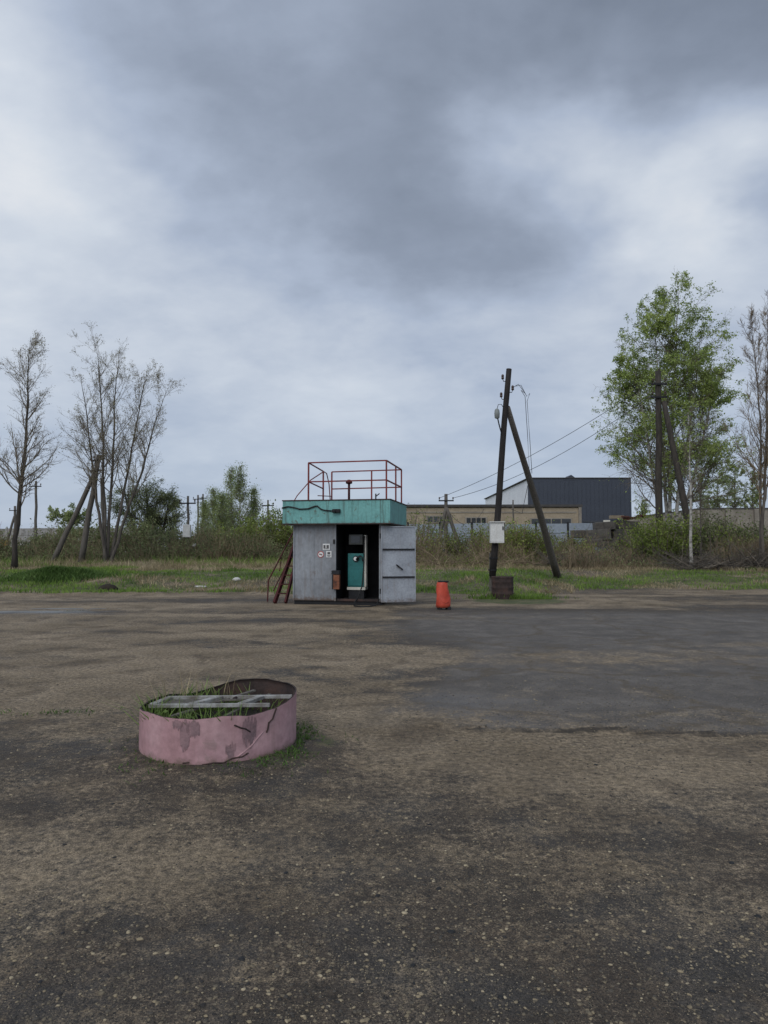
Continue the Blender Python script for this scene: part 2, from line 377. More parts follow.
M['water'] = mat('puddle_water', (.06, .054, .046), scale=2, rough=.32, bump=0, spec=.5)
def ground_mat():
    m = bpy.data.materials.new('yard_ground'); m.use_nodes = True; m.node_tree.nodes.clear(); T = NT(m.node_tree)
    v = T.new('ShaderNodeTexCoord').outputs['Object']
    def attr(n): a = T.new('ShaderNodeAttribute', attribute_name=n); return a.outputs['Fac']
    nA = T.noise(v, .7, 8, .6); nB = T.noise(v, 3.1, 8, .65, .3); nC = T.noise(v, 22, 6, .65); nD = T.noise(v, 120, 3, .6)
    # old asphalt
    asp = T.ramp(nB, [(.3, (.050, .045, .040)), (.55, (.070, .064, .057)), (.75, (.094, .087, .077))])
    asp = T.mix(1.0, asp, T.ramp(nD, [(.28, .45), (.72, 1.55)]), 'MULTIPLY')
    brn = T.ramp(nB, [(.3, (.055, .042, .029)), (.55, (.082, .063, .045)), (.75, (.118, .093, .067))])
    brn = T.mix(1.0, brn, T.ramp(nD, [(.28, .35), (.72, 1.65)]), 'MULTIPLY')
    brn = T.mix(1.0, brn, T.ramp(nC, [(.3, .72), (.7, 1.3)]), 'MULTIPLY')
    asp = T.mix(attr('crack'), asp, T.mix(1.0, asp, (2.0, 1.94, 1.88), 'MULTIPLY'))
    asp = T.mix(T.math('MULTIPLY', attr('crack'), 1.0), asp, T.mix(1.0, asp, T.ramp(T.noise(v, 1.3, 10, .72, .1), [(.34, .74), (.5, .98), (.66, 1.28)]), 'MULTIPLY'))
    asp = T.mix(T.math('MAXIMUM', attr('crack'), T.math('MULTIPLY', T.sstep(T.noise(v, 1.1, 6, .6, .4), .47, .60), .75)), brn, asp)
    # dirt and sand
    snd = T.ramp(nA, [(.3, (.155, .116, .071)), (.5, (.238, .183, .118)), (.72, (.335, .263, .175))])
    snd = T.mix(1.0, snd, T.ramp(nC, [(.34, .5), (.66, 1.42)]), 'MULTIPLY')
    snd = T.mix(1.0, snd, T.ramp(nD, [(.3, .5), (.7, 1.5)]), 'MULTIPLY')
    damp = T.sstep(T.noise(v, 1.35, 6, .6, .5), .5, .66)
    snd = T.mix(T.math('MULTIPLY', damp, .75), snd, T.mix(1.0, snd, (.45, .43, .42), 'MULTIPLY'))
    s = T.math('ADD', attr('sand'), T.math('ADD', T.math('MULTIPLY', T.math('SUBTRACT', nB, .5), 1.9), T.math('ADD', T.math('MULTIPLY', T.math('SUBTRACT', nC, .5), 1.3), T.math('ADD', T.math('MULTIPLY', T.math('SUBTRACT', nD, .5), 1.2), T.math('MULTIPLY', T.math('SUBTRACT', T.noise(v, 55, 4, .7), .5), 1.4)))))
    mps = T.new('ShaderNodeMapping'); mps.inputs['Scale'].default_value = (.32, 2.0, 1); mps.inputs['Rotation'].default_value = (0, 0, .06); T.put(mps.inputs[0], v)
    stk = T.noise(mps.outputs[0], 1.3, 7, .62, .5)
    s = T.math('ADD', s, T.math('MULTIPLY', T.math('SUBTRACT', stk, .5), T.math('SUBTRACT', 1.5, T.math('MULTIPLY', attr('crack'), 1.0))))
    sf = T.sstep(s, .02, .98)
    col = T.mix(sf, asp, snd)
    # stones worn flat in the asphalt
    bump_st = None; clump = T.ramp(T.noise(v, 1.7, 5, .65), [(.36, .15), (.62, 1.35)])
    for sc, thr, keep, tint in ((42, .30, .42, 1.0), (85, .34, .5, .9), (22, .20, .26, .9), (130, .36, .5, 1.0)):
        vo = T.voro(v, sc); rc = T.new('ShaderNodeSeparateColor'); T.put(rc.inputs[0], vo.outputs['Color'])
        pick = T.math('LESS_THAN', rc.outputs[0], T.math('MULTIPLY', clump, keep))
        edge = T.math('SUBTRACT', 1.0, T.sstep(vo.outputs['Distance'], thr * .75, thr))
        mk = T.math('MULTIPLY', T.math('MULTIPLY', pick, edge), T.math('MULTIPLY', attr('stones'), T.math('SUBTRACT', 1.0, T.math('MULTIPLY', sf, .55))))
        sc_ = T.ramp(rc.outputs[1], [(0, (.03 * tint, .028 * tint, .026 * tint)), (.45, (.075 * tint, .066 * tint, .054 * tint)), (.75, (.16 * tint, .13 * tint, .09 * tint)), (1, (.33 * tint, .27 * tint, .18 * tint))])
        col = T.mix(mk, col, sc_)
        bump_st = mk if bump_st is None else T.math('MAXIMUM', bump_st, mk)
    # turf soil
    gs = T.ramp(nB, [(.3, (.055, .062, .026)), (.5, (.09, .10, .038)), (.7, (.19, .155, .095))])
    g = T.sstep(T.math('ADD', attr('turf'), T.math('MULTIPLY', T.math('SUBTRACT', nC, .5), .8)), .35, .65)
    col = T.mix(g, col, gs)
    col = T.mix(T.math('MULTIPLY', T.sstep(T.math('ADD', attr('seam'), T.math('MULTIPLY', T.math('SUBTRACT', nB, .5), 1.6)), .55, .85), .8), col, (.030, .025, .020))
    # cracks in the asphalt sheet on the right
    cv = T.vec('ADD', v, T.vec('SCALE', T.vec('SUBTRACT', T.noise(v, 2.2, 3, .6, color=True), (.5, .5, .5)), scale=.7))
    cr = T.voro(cv, .42, 'DISTANCE_TO_EDGE')
    ck = T.math('MULTIPLY', T.math('SUBTRACT', 1.0, T.sstep(cr.outputs['Distance'], .006, .035)), T.math('MULTIPLY', attr('crack'), T.sstep(nB, .38, .54)))
    col = T.mix(T.math('MULTIPLY', ck, .75), col, (.105, .082, .055))
    wet = T.math('MULTIPLY', attr('wet'), T.math('SUBTRACT', 1.0, T.math('MULTIPLY', sf, .6)))
    col = T.mix(T.math('MULTIPLY', attr('wet'), .4), col, T.mix(1.0, col, (.5, .5, .52), 'MULTIPLY'))
    p = T.new('ShaderNodeBsdfPrincipled'); T.put(p.inputs['Base Color'], col)
    r0 = T.ramp(nB, [(.3, .72), (.7, .95)])
    T.put(p.inputs['Roughness'], T.math('MULTIPLY', r0, T.math('SUBTRACT', 1.0, T.math('MULTIPLY', wet, .9))))
    p.inputs['Specular IOR Level'].default_value = .32
    hgt = T.math('ADD', T.math('MULTIPLY', nC, .8), T.math('ADD', T.math('MULTIPLY', nD, .35), T.math('MULTIPLY', bump_st, .35)))
    b2 = T.new('ShaderNodeBump'); b2.inputs['Distance'].default_value = .10; b2.inputs['Strength'].default_value = .55; T.put(b2.inputs['Height'], T.math('MULTIPLY', T.noise(v, 5.5, 6, .6, .2), T.math('SUBTRACT', 1.05, attr('crack'))))
    b = T.new('ShaderNodeBump'); b.inputs['Distance'].default_value = .032
    T.put(b.inputs['Strength'], T.math('SUBTRACT', 1.0, T.math('MULTIPLY', wet, .6))); T.put(b.inputs['Height'], hgt); T.l.new(b2.outputs[0], b.inputs['Normal']); T.l.new(b.outputs[0], p.inputs['Normal'])
    o = T.new('ShaderNodeOutputMaterial'); T.l.new(p.outputs[0], o.inputs[0])
    return m

# ------------------------------------------------------------------ ground
def sp(stops):
    out = []
    for a, b, st in stops: out += list(np.arange(a, b, st))
    return np.array(out + [stops[-1][1]])
gx = sp([(-900, -200, 100), (-200, -60, 20), (-60, -24, 3), (-24, -9, .3), (-9, 9, .09), (9, 24, .3), (24, 60, 3), (60, 200, 20), (200, 900, 100)])
gy = sp([(-200, -20, 20), (-20, 0, 2), (0, 2, .2), (2, 10, .07), (10, 17, .12), (17, 30, .15), (30, 60, 1), (60, 150, 10), (150, 1500, 150)])

def turf_mask(x, y):
    e = yard_edge(x)
    t = ss(y, e - .15, e + .35) * (.30 + 1.5 * (fbm(x * .55, y * .8, 31, 5) - .27))
    # green tongue round the barrel
    t = np.maximum(t, 1.2 * np.exp(-(((x - 4.0) / 1.4) ** 2 + ((y - 20.4) / 1.25) ** 2) ** 2))
    # weeds round the planter
    r = np.hypot(x - PLX - .16, y - PLY)
    t = np.maximum(t, .62 * np.exp(-((r - .70) / .16) ** 2) * fbm(x * 3, y * 3, 41) * 1.3)
    return np.clip(t, 0, 1)

def ground():
    X, Y = np.meshgrid(gx, gy); nx, ny = len(gx), len(gy)
    Z = H(X, Y)
    V = np.stack([X, Y, Z], -1).reshape(-1, 3)
    i = np.arange(ny - 1)[:, None] * nx + np.arange(nx - 1)[None]
    b = MB(); b.add(V, np.stack([i, i + 1, i + nx + 1, i + nx], -1).reshape(-1, 4))
    o = b.build('ground', ground_mat(), smooth=True); tag(o, kind='structure')
    x, y = V[:, 0], V[:, 1]
    ae = asph_edge(x)
    # streaks of sand along the driving lines (mostly crossing the picture)
    st = fbm(x * .22 + y * .05, y * 1.15, 51, 5)
    big = fbm(x * .45, y * .6, 52, 4)
    sand = .34 + 1.5 * (big - .5) + (1.0 + .9 * ss(y, 5, 8)) * (st - .5) - .02 * (1 - ss(y, 4.2, 5.2))
    # middle ground left: sandy; right: clean asphalt
    left = 1 - yard_right(x, y)
    sand += .55 * left * ss(y, 4.8, 6.4) * (1 - ss(y, 19, 21))
    right = yard_right(x, y) * ss(y, ae - .05, ae + .05)
    sand -= (.60 - .5 * (fbm(x * .5, y * .7, 66) - .35)) * right * (1 - ss(y, 17, 19))
    sand += .9 * np.exp(-((y - (5.4 - .1 * x)) / .75) ** 2) * ss(x, -1.0, .2) * (1 - .6 * ss(x, 1.5, 4))
    sand += .30 * np.exp(-((y - (9.3 + .12 * x)) / .8) ** 2) * (1 - ss(x, 0, 3))
    sand += .55 * np.exp(-((y - 18.7 - .06 * x) / 1.3) ** 2) * (.5 + fbm(x * .4, y * .5, 71))
    sand += .35 * ss(y, 20, 21.5)
    sand -= 1.0 * np.exp(-(((x + 8.4) / 2.8) ** 2 + ((y - 16.9) / .7) ** 2))
    sand -= .10 * (1 - ss(y, 3.2, 4.6))
    sand += .2 * np.exp(-((np.hypot(x - PLX, y - PLY) - 1.3) / .5) ** 2); sand -= .75 * np.exp(-(((x - PLX - .75) / .55) ** 2 + ((y - PLY + .05) / .5) ** 2)); sand -= .6 * np.exp(-(((x + 3.2) / 1.3) ** 2 + ((y - 5.3) / .45) ** 2))
    for cx, cy, rad0, amp in ((-14, -6, 19.5, .34), (-14, -6, 21.2, .34), (9, -9, 19.0, .30), (9, -9, 20.7, .30), (-3, 34, 24.0, .28), (-3, 34, 25.7, .28)):
        d = np.hypot(x - cx, y - cy) + .25 * (fbm(x * .5, y * .5, 91) - .5)
        sand -= amp * np.exp(-((d - rad0) / .13) ** 2) * ss(fbm(x * .6, y * .6, 92), .35, .6) * (1 - .6 * right)
        sand += .8 * amp * np.exp(-((d - rad0 - .3) / .12) ** 2) * ss(fbm(x * .6, y * .6, 93), .35, .6)
    stones = np.clip(1.15 - ss(y, 3.5, 6.5) * .75 + .15 * right, 0, 1)
    wet = np.exp(-(((x + 8.6) / 2.6) ** 2 + ((y - 16.9 - .1 * (x + 8.6)) / .7) ** 2)) * 1.5 * ss(fbm(x * .6, y * 1.6, 81), .25, .5)
    wet += .5 * right * ss(fbm(x * .35, y * .6, 82), .45, .62) * (1 - ss(y, 9, 12))
    crack = right * (1 - ss(y, 16, 18))
    for nme, a in (('sand', sand), ('turf', turf_mask(x, y)), ('stones', stones), ('wet', np.clip(wet, 0, 1)), ('crack', crack), ('seam', np.exp(-((y - ae) / .07) ** 2) * .9 * ss(x, .3, .8) * (1 - ss(x, 4.2, 5.5)))):
        at_ = o.data.attributes.new(nme, 'FLOAT', 'POINT'); at_.data.foreach_set('value', np.clip(a, -1, 2).astype(np.float32))
    return o
ground()
def puddle(cx, cy, rx, ry, seed):
    n = 60; a = np.linspace(0, 2 * math.pi, n, endpoint=False); k = 1 + .5 * (fbm(np.cos(a) * 2 + 9, np.sin(a) * 2 + seed, seed) - .5)
    x, y = cx + rx * k * np.cos(a), cy + ry * k * np.sin(a)
    z = float(np.mean(H(x, y))) + .004
    b = MB(); b.add(np.stack([x, y, np.full(n, z)], 1)); b.poly.append(list(range(n)))
    tag(b.build('puddle', M['water']), kind='structure')
puddle(-8.7, 16.9, 1.9, .22, 5); puddle(-8.0, 17.8, 1.2, .12, 8)

# ------------------------------------------------------------------ trees
def grow(r, S, D, L, R, N, wander=.12, trop=.0, taper=.25, droop=0):
    B = len(S); P = np.zeros((B, N, 3)); P[:, 0] = S; d = D / np.linalg.norm(D, axis=1, keepdims=True)
    step = (L / (N - 1))[:, None]
    for i in range(1, N):
        d = d + r.normal(0, wander, (B, 3)) + np.array([0, 0, trop - droop * i / N])
        d /= np.linalg.norm(d, axis=1, keepdims=True); P[:, i] = P[:, i - 1] + d * step
    t = np.linspace(0, 1, N)[None]
    return P, R[:, None] * (1 - t * (1 - taper))

def spawn(r, P, R, m, t0, t1, ang, angv, lens, rr, lfall=.5, minr=.006):
    """m children on every branch of P; lens = mean length, shorter towards the tip by lfall"""
    B, N, _ = P.shape
    t = r.uniform(t0, t1, (B, m)); f = t * (N - 1); i = np.minimum(f.astype(int), N - 2); w = (f - i)[..., None]
    bi = np.arange(B)[:, None]
    S = P[bi, i] * (1 - w) + P[bi, i + 1] * w
    T = P[bi, i + 1] - P[bi, i]; T /= np.linalg.norm(T, axis=2, keepdims=True) + 1e-9
    q = r.normal(0, 1, (B, m, 3)); q -= (q * T).sum(2, keepdims=True) * T; q /= np.linalg.norm(q, axis=2, keepdims=True) + 1e-9
    a = np.radians(r.normal(ang, angv, (B, m)))[..., None]
    D = T * np.cos(a) + q * np.sin(a)
    Ln = np.broadcast_to(lens, (B, m)) * (1 - lfall * (t - t0) / (t1 - t0 + 1e-6)) * r.uniform(.7, 1.25, (B, m))
    Rn = np.maximum(R[bi, i] * rr, minr)
    return S.reshape(-1, 3), D.reshape(-1, 3), Ln.ravel(), Rn.ravel()

def leaves(r, P, per, size, spread=.05, clump=0):
    B, N, _ = P.shape
    n = int(B * per); b = r.integers(0, B, n); f = r.uniform(.15, 1, n) * (N - 1); i = np.minimum(f.astype(int), N - 2); w = (f - i)[:, None]
    C = P[b, i] * (1 - w) + P[b, i + 1] * w + r.normal(0, spread, (n, 3))
    if clump:
        q = .5 * (vnoise(C[:, 0] * .85, C[:, 2] * .85, 5) + vnoise(C[:, 1] * .85 + 7, C[:, 2] * .95, 6)); C = C[q > r.normal(clump, .05, len(C))]
    return leafquads(r, C, size)

def leafquads(r, C, size):
    n = len(C)
    u = r.normal(0, 1, (n, 3)); u /= np.linalg.norm(u, axis=1, keepdims=True)
    v = np.cross(u, r.normal(0, 1, (n, 3))); v /= np.linalg.norm(v, axis=1, keepdims=True)
    s = (size * r.uniform(.6, 1.4, n))[:, None]
    V = np.stack([C - u * s, C + v * s * .55, C + u * s, C - v * s * .55], 1).reshape(-1, 3)
    return V, np.arange(n * 4).reshape(-1, 4)

def trunk_path(a, b, N, r, wob=.012):
    a, b = np.array(a, float), np.array(b, float); L = np.linalg.norm(b - a)
    t = np.linspace(0, 1, N)[:, None]; P = a + (b - a) * t
    w = np.cumsum(r.normal(0, wob * L / math.sqrt(N), (N, 3)), 0); w -= w[0]; w = w - t * w[-1] ; w[:, 2] *= .2
    return P + w

def tree(name, label, cat, stems, seed, mats, r0=.16, m=(30, 9, 7), ang=(42, 45, 45), l1=.30, l2=.42, l3=.45, t0=.22, trop=(.10, .06, .02), leaf=None, group=None, lowfull=True, droop=0, minr=.008, shape=None, tip=.12, topk=1.0, lsp=.07, clump=0):
    """stems: list of (base, top). crown shape: fn(t) -> relative branch length"""
    r = np.random.default_rng(seed); base = Vector(stems[0][0])
    root = thing(name, label, cat, base, 0, group); ob = np.array(base)
    tb, cb, lb = MB(), MB(), MB()
    last = []
    for (a, b) in stems:
        P = trunk_path(np.array(a) - ob, np.array(b) - ob, 16, r); h = np.linalg.norm(P[-1] - P[0])
        t = np.linspace(0, 1, 16); R = r0 * ((1 - t) ** .9 * (1 - tip) + tip) ; R[0] *= 1.35
        tb.tubes(P, R, 9)
        Pb, Rb = P[None], R[None]
        S, D, L, Rn = spawn(r, Pb, Rb, m[0], t0, .99, ang[0], 9, h * l1, .40, .0, minr)
        tt = (S[:, 2] - P[0, 2]) / (P[-1, 2] - P[0, 2] + 1e-6)
        k = shape(tt) if shape else (1.05 - .75 * (tt - t0) / (1 - t0))
        L = L * np.clip(k, .12, 2)
        P1, R1 = grow(r, S, D, L, Rn, 8, .10, trop[0], .25, droop)
        cb.tubes(P1, R1, 5, cap=False)
        top = spawn(r, Pb, Rb, m[1] + 2, .72, 1.0, 28, 10, h * l1 * .35 * topk, .4, .5, minr)
        S, D, L, Rn = spawn(r, P1, R1, m[1], .15, .98, ang[1], 12, np.linalg.norm(P1[:, -1] - P1[:, 0], axis=1)[:, None] * l2, .55, .45, minr)
        S, D, L, Rn = (np.concatenate([x, y]) for x, y in zip((S, D, L, Rn), top))
        P2, R2 = grow(r, S, D, L, Rn, 6, .13, trop[1], .35, droop)
        cb.tubes(P2, R2, 3, cap=False)
        S, D, L, Rn = spawn(r, P2, R2, m[2], .15, 1.0, ang[2], 14, np.linalg.norm(P2[:, -1] - P2[:, 0], axis=1)[:, None] * l3, .6, .3, minr * .8)
        L = np.maximum(L, .18)
        P3, R3 = grow(r, S, D, L, Rn, 4, .15, trop[2], .5, droop * 1.5)
        cb.tubes(P3, R3, 3, cap=False)
        last.append((P2, P3))
    tb.build('trunk', mats[0], root, smooth=True)
    crown = cb.build('branches', mats[1], root, smooth=True)
    if leaf:
        lm, per, size = leaf
        for P2, P3 in last: lb.add(*leaves(r, P3, per, size, lsp, clump))
        lb.build('leaves', lm, root)
    return root

def bush(name, label, cat, c, w, d, h, seed, leafm, n_leaf, size, twm=None, n_stem=40, group=None):
    r = np.random.default_rng(seed); root = thing(name, label, cat, c, 0, group)
    S = np.stack([r.normal(0, w * .16, n_stem), r.normal(0, d * .16, n_stem), np.full(n_stem, -.05)], 1)
    D = np.stack([S[:, 0] / w * 2.2, S[:, 1] / d * 2.2, np.full(n_stem, 1.0)], 1) + r.normal(0, .12, (n_stem, 3))
    L = h * r.uniform(.55, 1.0, n_stem)
    P1, R1 = grow(r, S, D, L, np.full(n_stem, .016 + .006 * h), 6, .1, .05, .4)
    sb = MB(); sb.tubes(P1, R1, 4, cap=False)
    S, D, L, Rn = spawn(r, P1, R1, 10, .2, 1, 38, 12, h * .3, .55, .4, .007)
    P2, R2 = grow(r, S, D, L, Rn, 5, .12, .06, .5); sb.tubes(P2, R2, 3, cap=False)
    sb.build('stems', twm or M['twig'], root)
    if n_leaf:
        lb = MB(); lb.add(*leaves(r, P2, n_leaf / len(P2), size, .10 * min(w, h) * .6)); lb.build('leaves', leafm, root)
    return root

def gp(px, Y, dz=0):
    p = at(px, 547, Y); return (p.x, Y, hz(p.x, Y) + dz)
def tp(px, py, Y): return tuple(at(px, py, Y))

# left group
tree('bare_tree', 'slender nearly bare tree with dark lower trunk at the far left of the grass', 'tree', [(gp(15, 34), tp(30, 345, 34))], 3,
     (M['bark_dark'], M['twig']), r0=.135, m=(38, 9, 7), l1=.27, l2=.5, l3=.4, t0=.22, ang=(46, 34, 36), trop=(.07, .05, .03), leaf=(M['leaf_bud'], 1.0, .03),
     shape=lambda t: 1.05 - .70 * t, minr=.0055, tip=.06)
b0 = gp(105, 41)
tree('poplar_tree', 'tall budding tree forking into several bare stems beside the braced wooden pole', 'tree',
     [(b0, tp(98, 345, 41)), ((b0[0] + .12, b0[1] + .1, b0[2]), tp(119, 350, 41.5)), ((b0[0] + .3, b0[1], b0[2]), tp(168, 388, 41)), ((b0[0] + .2, b0[1] + .2, b0[2]), tp(147, 372, 41.8)), ((b0[0] + .1, b0[1] - .1, b0[2]), tp(80, 375, 40.6))], 5,
     (M['bark_grey'], M['twig']), r0=.11, m=(24, 8, 6), l1=.27, l2=.5, l3=.4, t0=.30, ang=(40, 34, 36), trop=(.07, .05, .03), leaf=(M['leaf_bud'], 1.8, .032),
     shape=lambda t: 1.05 - .65 * t, minr=.0055, tip=.06)
tree('spreading_tree', 'broad rounded half leafed tree behind the forked poplar', 'tree', [(gp(150, 56), tp(146, 485, 56)), (gp(158, 56), tp(172, 490, 56)), (gp(142, 57), tp(124, 490, 56))], 8,
     (M['bark_dark'], M['bark_dark']), r0=.2, m=(24, 10, 6), l1=.42, t0=.2, ang=(58, 45, 45), trop=(.03, .02, .0), l3=.5, lsp=.16, leaf=(M['leaf_dark'], 5.0, .055), shape=lambda t: 1.1 - .5 * t)
tree('round_tree', 'small round green tree beyond the grey fence between two leaning poles', 'tree', [(gp(70, 80), tp(70, 515, 80))], 9,
     (M['bark_dark'], M['twig']), r0=.15, m=(26, 9, 5), l1=.62, t0=.15, ang=(60, 45, 45), trop=(.04, .03, .0), leaf=(M['leaf_far'], 7, .10), shape=lambda t: 1.0 - .3 * t)
# distant birches behind the grass, left of the kiosk
for i, (px, py, Y, lab) in enumerate([
        (231, 471, 64, 'tallest pair of pale green birches left of the kiosk, left one of the two'),
        (240, 468, 62, 'pointed pale green birch topping the birch clump left of the kiosk'),
        (254, 490, 64, 'lower pale green birch nearest the kiosk in the far birch clump'),
        (214, 491, 66, 'wispy low birch at the left end of the far birch clump'),
        (205, 500, 68, 'thin pale sapling between the far poles and the birch clump'),
        (222, 494, 60, 'shorter birch in front of the tallest far birches')]):
    tree('far_birch', lab, 'tree', [(gp(px, Y), tp(px, py, Y))], 20 + i, (M['birch_bark'], M['twig']), r0=.10, m=(70, 7, 4), l1=.25, l2=.45, t0=.08, ang=(44, 38, 45),
         trop=(.05, .02, -.03), leaf=(M['leaf_far'], 3.0, .055), group='far birches left of the kiosk', minr=.009, shape=lambda t: 1.15 - 1.12 * t, tip=.05, topk=.2, lsp=.26)

# right group
tree('birch_tree', 'large leafy birch with pointed crown behind the right wooden pole', 'tree', [(gp(668, 43), tp(679, 286, 43)), (gp(671, 43.2), tp(718, 372, 43)), (gp(665, 43.2), tp(632, 350, 43)), (gp(667, 43.4), tp(656, 318, 43.8)), (gp(670, 43.1), tp(700, 335, 42.4))], 31,
     (M['birch_bark'], M['twig']), r0=.14, m=(34, 10, 7), l1=.33, l2=.5, l3=.42, t0=.25, ang=(48, 40, 45), trop=(.04, -.01, -.06), clump=.45, leaf=(M['leaf_birch'], 9.0, .056), droop=.02,
     shape=lambda t: np.where(t < .12, .8, 1.12 - .8 * t), tip=.06, minr=.006)
tree('young_birch', 'thin white barked young birch in front of the leaning strut', 'tree', [(gp(691, 33), tp(688, 412, 33))], 33,
     (M['birch_bark'], M['twig']), r0=.085, m=(16, 6, 4), l1=.13, t0=.45, ang=(40, 40, 45), leaf=(M['leaf_birch'], .5, .05))
tree('young_birch', 'thin leafless birch stem standing just right of the white barked young birch', 'tree', [(gp(701, 35), tp(699, 470, 35))], 34,
     (M['bark_grey'], M['twig']), r0=.05, m=(14, 5, 4), l1=.18, t0=.3, ang=(40, 40, 45))
tree('bare_tree', 'tall leafless tree at the right edge of the picture', 'tree', [(gp(762, 33), tp(768, 292, 33)), (gp(760, 33.3), tp(752, 322, 33.3))], 35,
     (M['bark_grey'], M['twig_red']), r0=.085, m=(34, 9, 6), l1=.22, t0=.2, ang=(34, 30, 35), trop=(.14, .08, .05), tip=.05)
tree('bare_tree', 'leafless tree just outside the right edge whose branches reach into the picture', 'tree', [(gp(785, 34), tp(786, 300, 34))], 36,
     (M['bark_grey'], M['twig_red']), r0=.10, m=(38, 9, 6), l1=.26, t0=.15, ang=(38, 34, 35), trop=(.12, .08, .05))
for i, (px, py, Y, lab) in enumerate([
        (717, 478, 92, 'far pale green tree above the beige wall beside the young birch'),
        (735, 470, 96, 'tallest far tree above the beige wall near the right edge'),
        (752, 474, 90, 'far tree behind the leafless trees at the right edge'),
        (700, 482, 98, 'far low tree over the beige wall between the pole and its strut'),
        (642, 505, 95, 'small thin tree right of the dark building')]):
    tree('far_tree', lab, 'tree', [(gp(px, Y), tp(px, py, Y))], 50 + i, (M['bark_grey'], M['twig']), r0=.16, m=(26, 8, 5), l1=.30, t0=.15, ang=(45, 42, 45),
         trop=(.06, .02, -.03), leaf=(M['leaf_far'], 6 if i < 4 else 2, .085), group='far trees behind the beige wall', minr=.015, shape=lambda t: 1.2 - .7 * t)

# bushes
for i, (px, Y, w, d, h, lm, nl, sz, lab) in enumerate([
        (258, 52, 5.2, 3, 4.1, 'leaf_willow', 6500, .085, 'rounded yellow green willow bush left of the kiosk'),
        (284, 50, 3.4, 3, 3.6, 'leaf_willow', 3800, .08, 'taller olive bush just behind the left edge of the kiosk'),
        (225, 54, 5.0, 3, 3.0, 'leaf_dark', 5000, .085, 'dark green bush under the far birches'),
        (130, 50, 5.2, 3, 3.3, 'leaf_dark', 5000, .08, 'dark bush at the foot of the spreading tree'),
        (172, 49, 5.0, 3, 2.7, 'leaf_dark', 4200, .08, 'low dark bush beside the pole with the white box'),
        (50, 58, 6.5, 3, 2.3, 'leaf_dark', 5000, .085, 'wide low bush in front of the far left fence'),
        (412, 44, 3.0, 2, 3.7, 'leaf_willow', 1600, .06, 'thin sprouting bush behind the open kiosk door'),
        (522, 41, 3.2, 2, 2.9, 'leaf_willow', 4200, .06, 'bright green bush between the leaning pole and its strut'),
        (505, 42, 2.2, 2, 2.4, 'leaf_willow', 2200, .055, 'light green bush right behind the white meter box'),
        (575, 40, 2.6, 2, 1.7, 'leaf_willow', 2200, .055, 'low green bush just right of the strut foot'),
        (668, 36.5, 4.0, 2.4, 3.0, 'leaf_willow', 8000, .062, 'dense green bush at the foot of the right wooden pole'),
        (738, 38, 4.6, 2.4, 2.3, 'leaf_dark', 5200, .065, 'green bush between the young birch and the right edge'),
        (765, 36, 3.6, 2.4, 2.4, 'leaf_willow', 3000, .065, 'bush at the right edge under the leafless tree'),
        (450, 45, 4.2, 2.0, 2.3, 'leaf_willow', 2600, .055, 'sparse bush at the foot of the splayed far pole'),
        (478, 44, 3.4, 2.0, 2.6, 'leaf_willow', 2400, .055, 'sparse bush between the splayed far pole and the leaning pole'),
        (548, 42, 3.0, 2.0, 2.3, 'leaf_dark', 2600, .055, 'olive bush seen through the gap left of the strut foot'),
        (715, 37, 4.0, 2.4, 3.0, 'leaf_dark', 4600, .06, 'taller bush hiding the beige wall right of the young birch'),
        (240, 49, 4.0, 2.6, 2.4, 'leaf_willow', 5200, .07, 'bright low willow in front of the far birches'),
        (630, 39, 3.2, 2.0, 1.6, 'leaf_dark', 1500, .06, 'thin scrubby bush in front of the stacked concrete blocks')]):
    bush('bush', lab, 'bush', gp(px, Y), w, d, h, 70 + i, M[lm], nl, sz, M['twig_red'] if i % 2 else M['twig'], n_stem=34, group='bushes along the back of the grass')

# ------------------------------------------------------------------ undergrowth and grass (stuff)
def thicket(name, x0, x1, y0, y1, n, hmin, hmax, seed, tm, lm, nleaf, lsize, skip=None):
    r = np.random.default_rng(seed)
    x = r.uniform(x0, x1, n); y = r.uniform(y0, y1, n)
    hh = (hmin + (hmax - hmin) * ss(fbm(x * .45, y * .45, seed), .25, .8)) * r.uniform(.6, 1.15, n)
    S = np.stack([x, y, H(x, y) - .03], 1); D = np.stack([r.normal(0, .28, n), r.normal(0, .28, n), np.ones(n)], 1)
    P1, R1 = grow(r, S, D, hh, np.full(n, .011), 5, .13, .03, .5)
    b = MB(); b.tubes(P1, R1, 3, cap=False)
    S, D, L, Rn = spawn(r, P1, R1, 3, .25, 1, 40, 14, hh[:, None] * .35, .7, .3, .006)
    P2, R2 = grow(r, S, D, L, Rn, 4, .15, .04, .6); b.tubes(P2, R2, 3, cap=False)
    tag(b.build(name, tm), kind='stuff')
    if nleaf:
        lb = MB(); lb.add(*leaves(r, P2, nleaf / len(P2), lsize, .08)); tag(lb.build('undergrowth_leaves', lm), kind='stuff')
thicket('undergrowth', -30, -3.5, 44, 50, 3200, .6, 2.7, 101, M['twig_red'], M['leaf_dark'], 34000, .065)
thicket('undergrowth', 1.0, 24, 38.5, 44.0, 3000, .3, 2.6, 102, M['twig_red'], M['leaf_willow'], 11000, .05)
thicket('undergrowth', 9, 24, 33.5, 37.5, 3200, .35, 1.7, 103, M['twig_red'], M['leaf_dark'], 7000, .05)

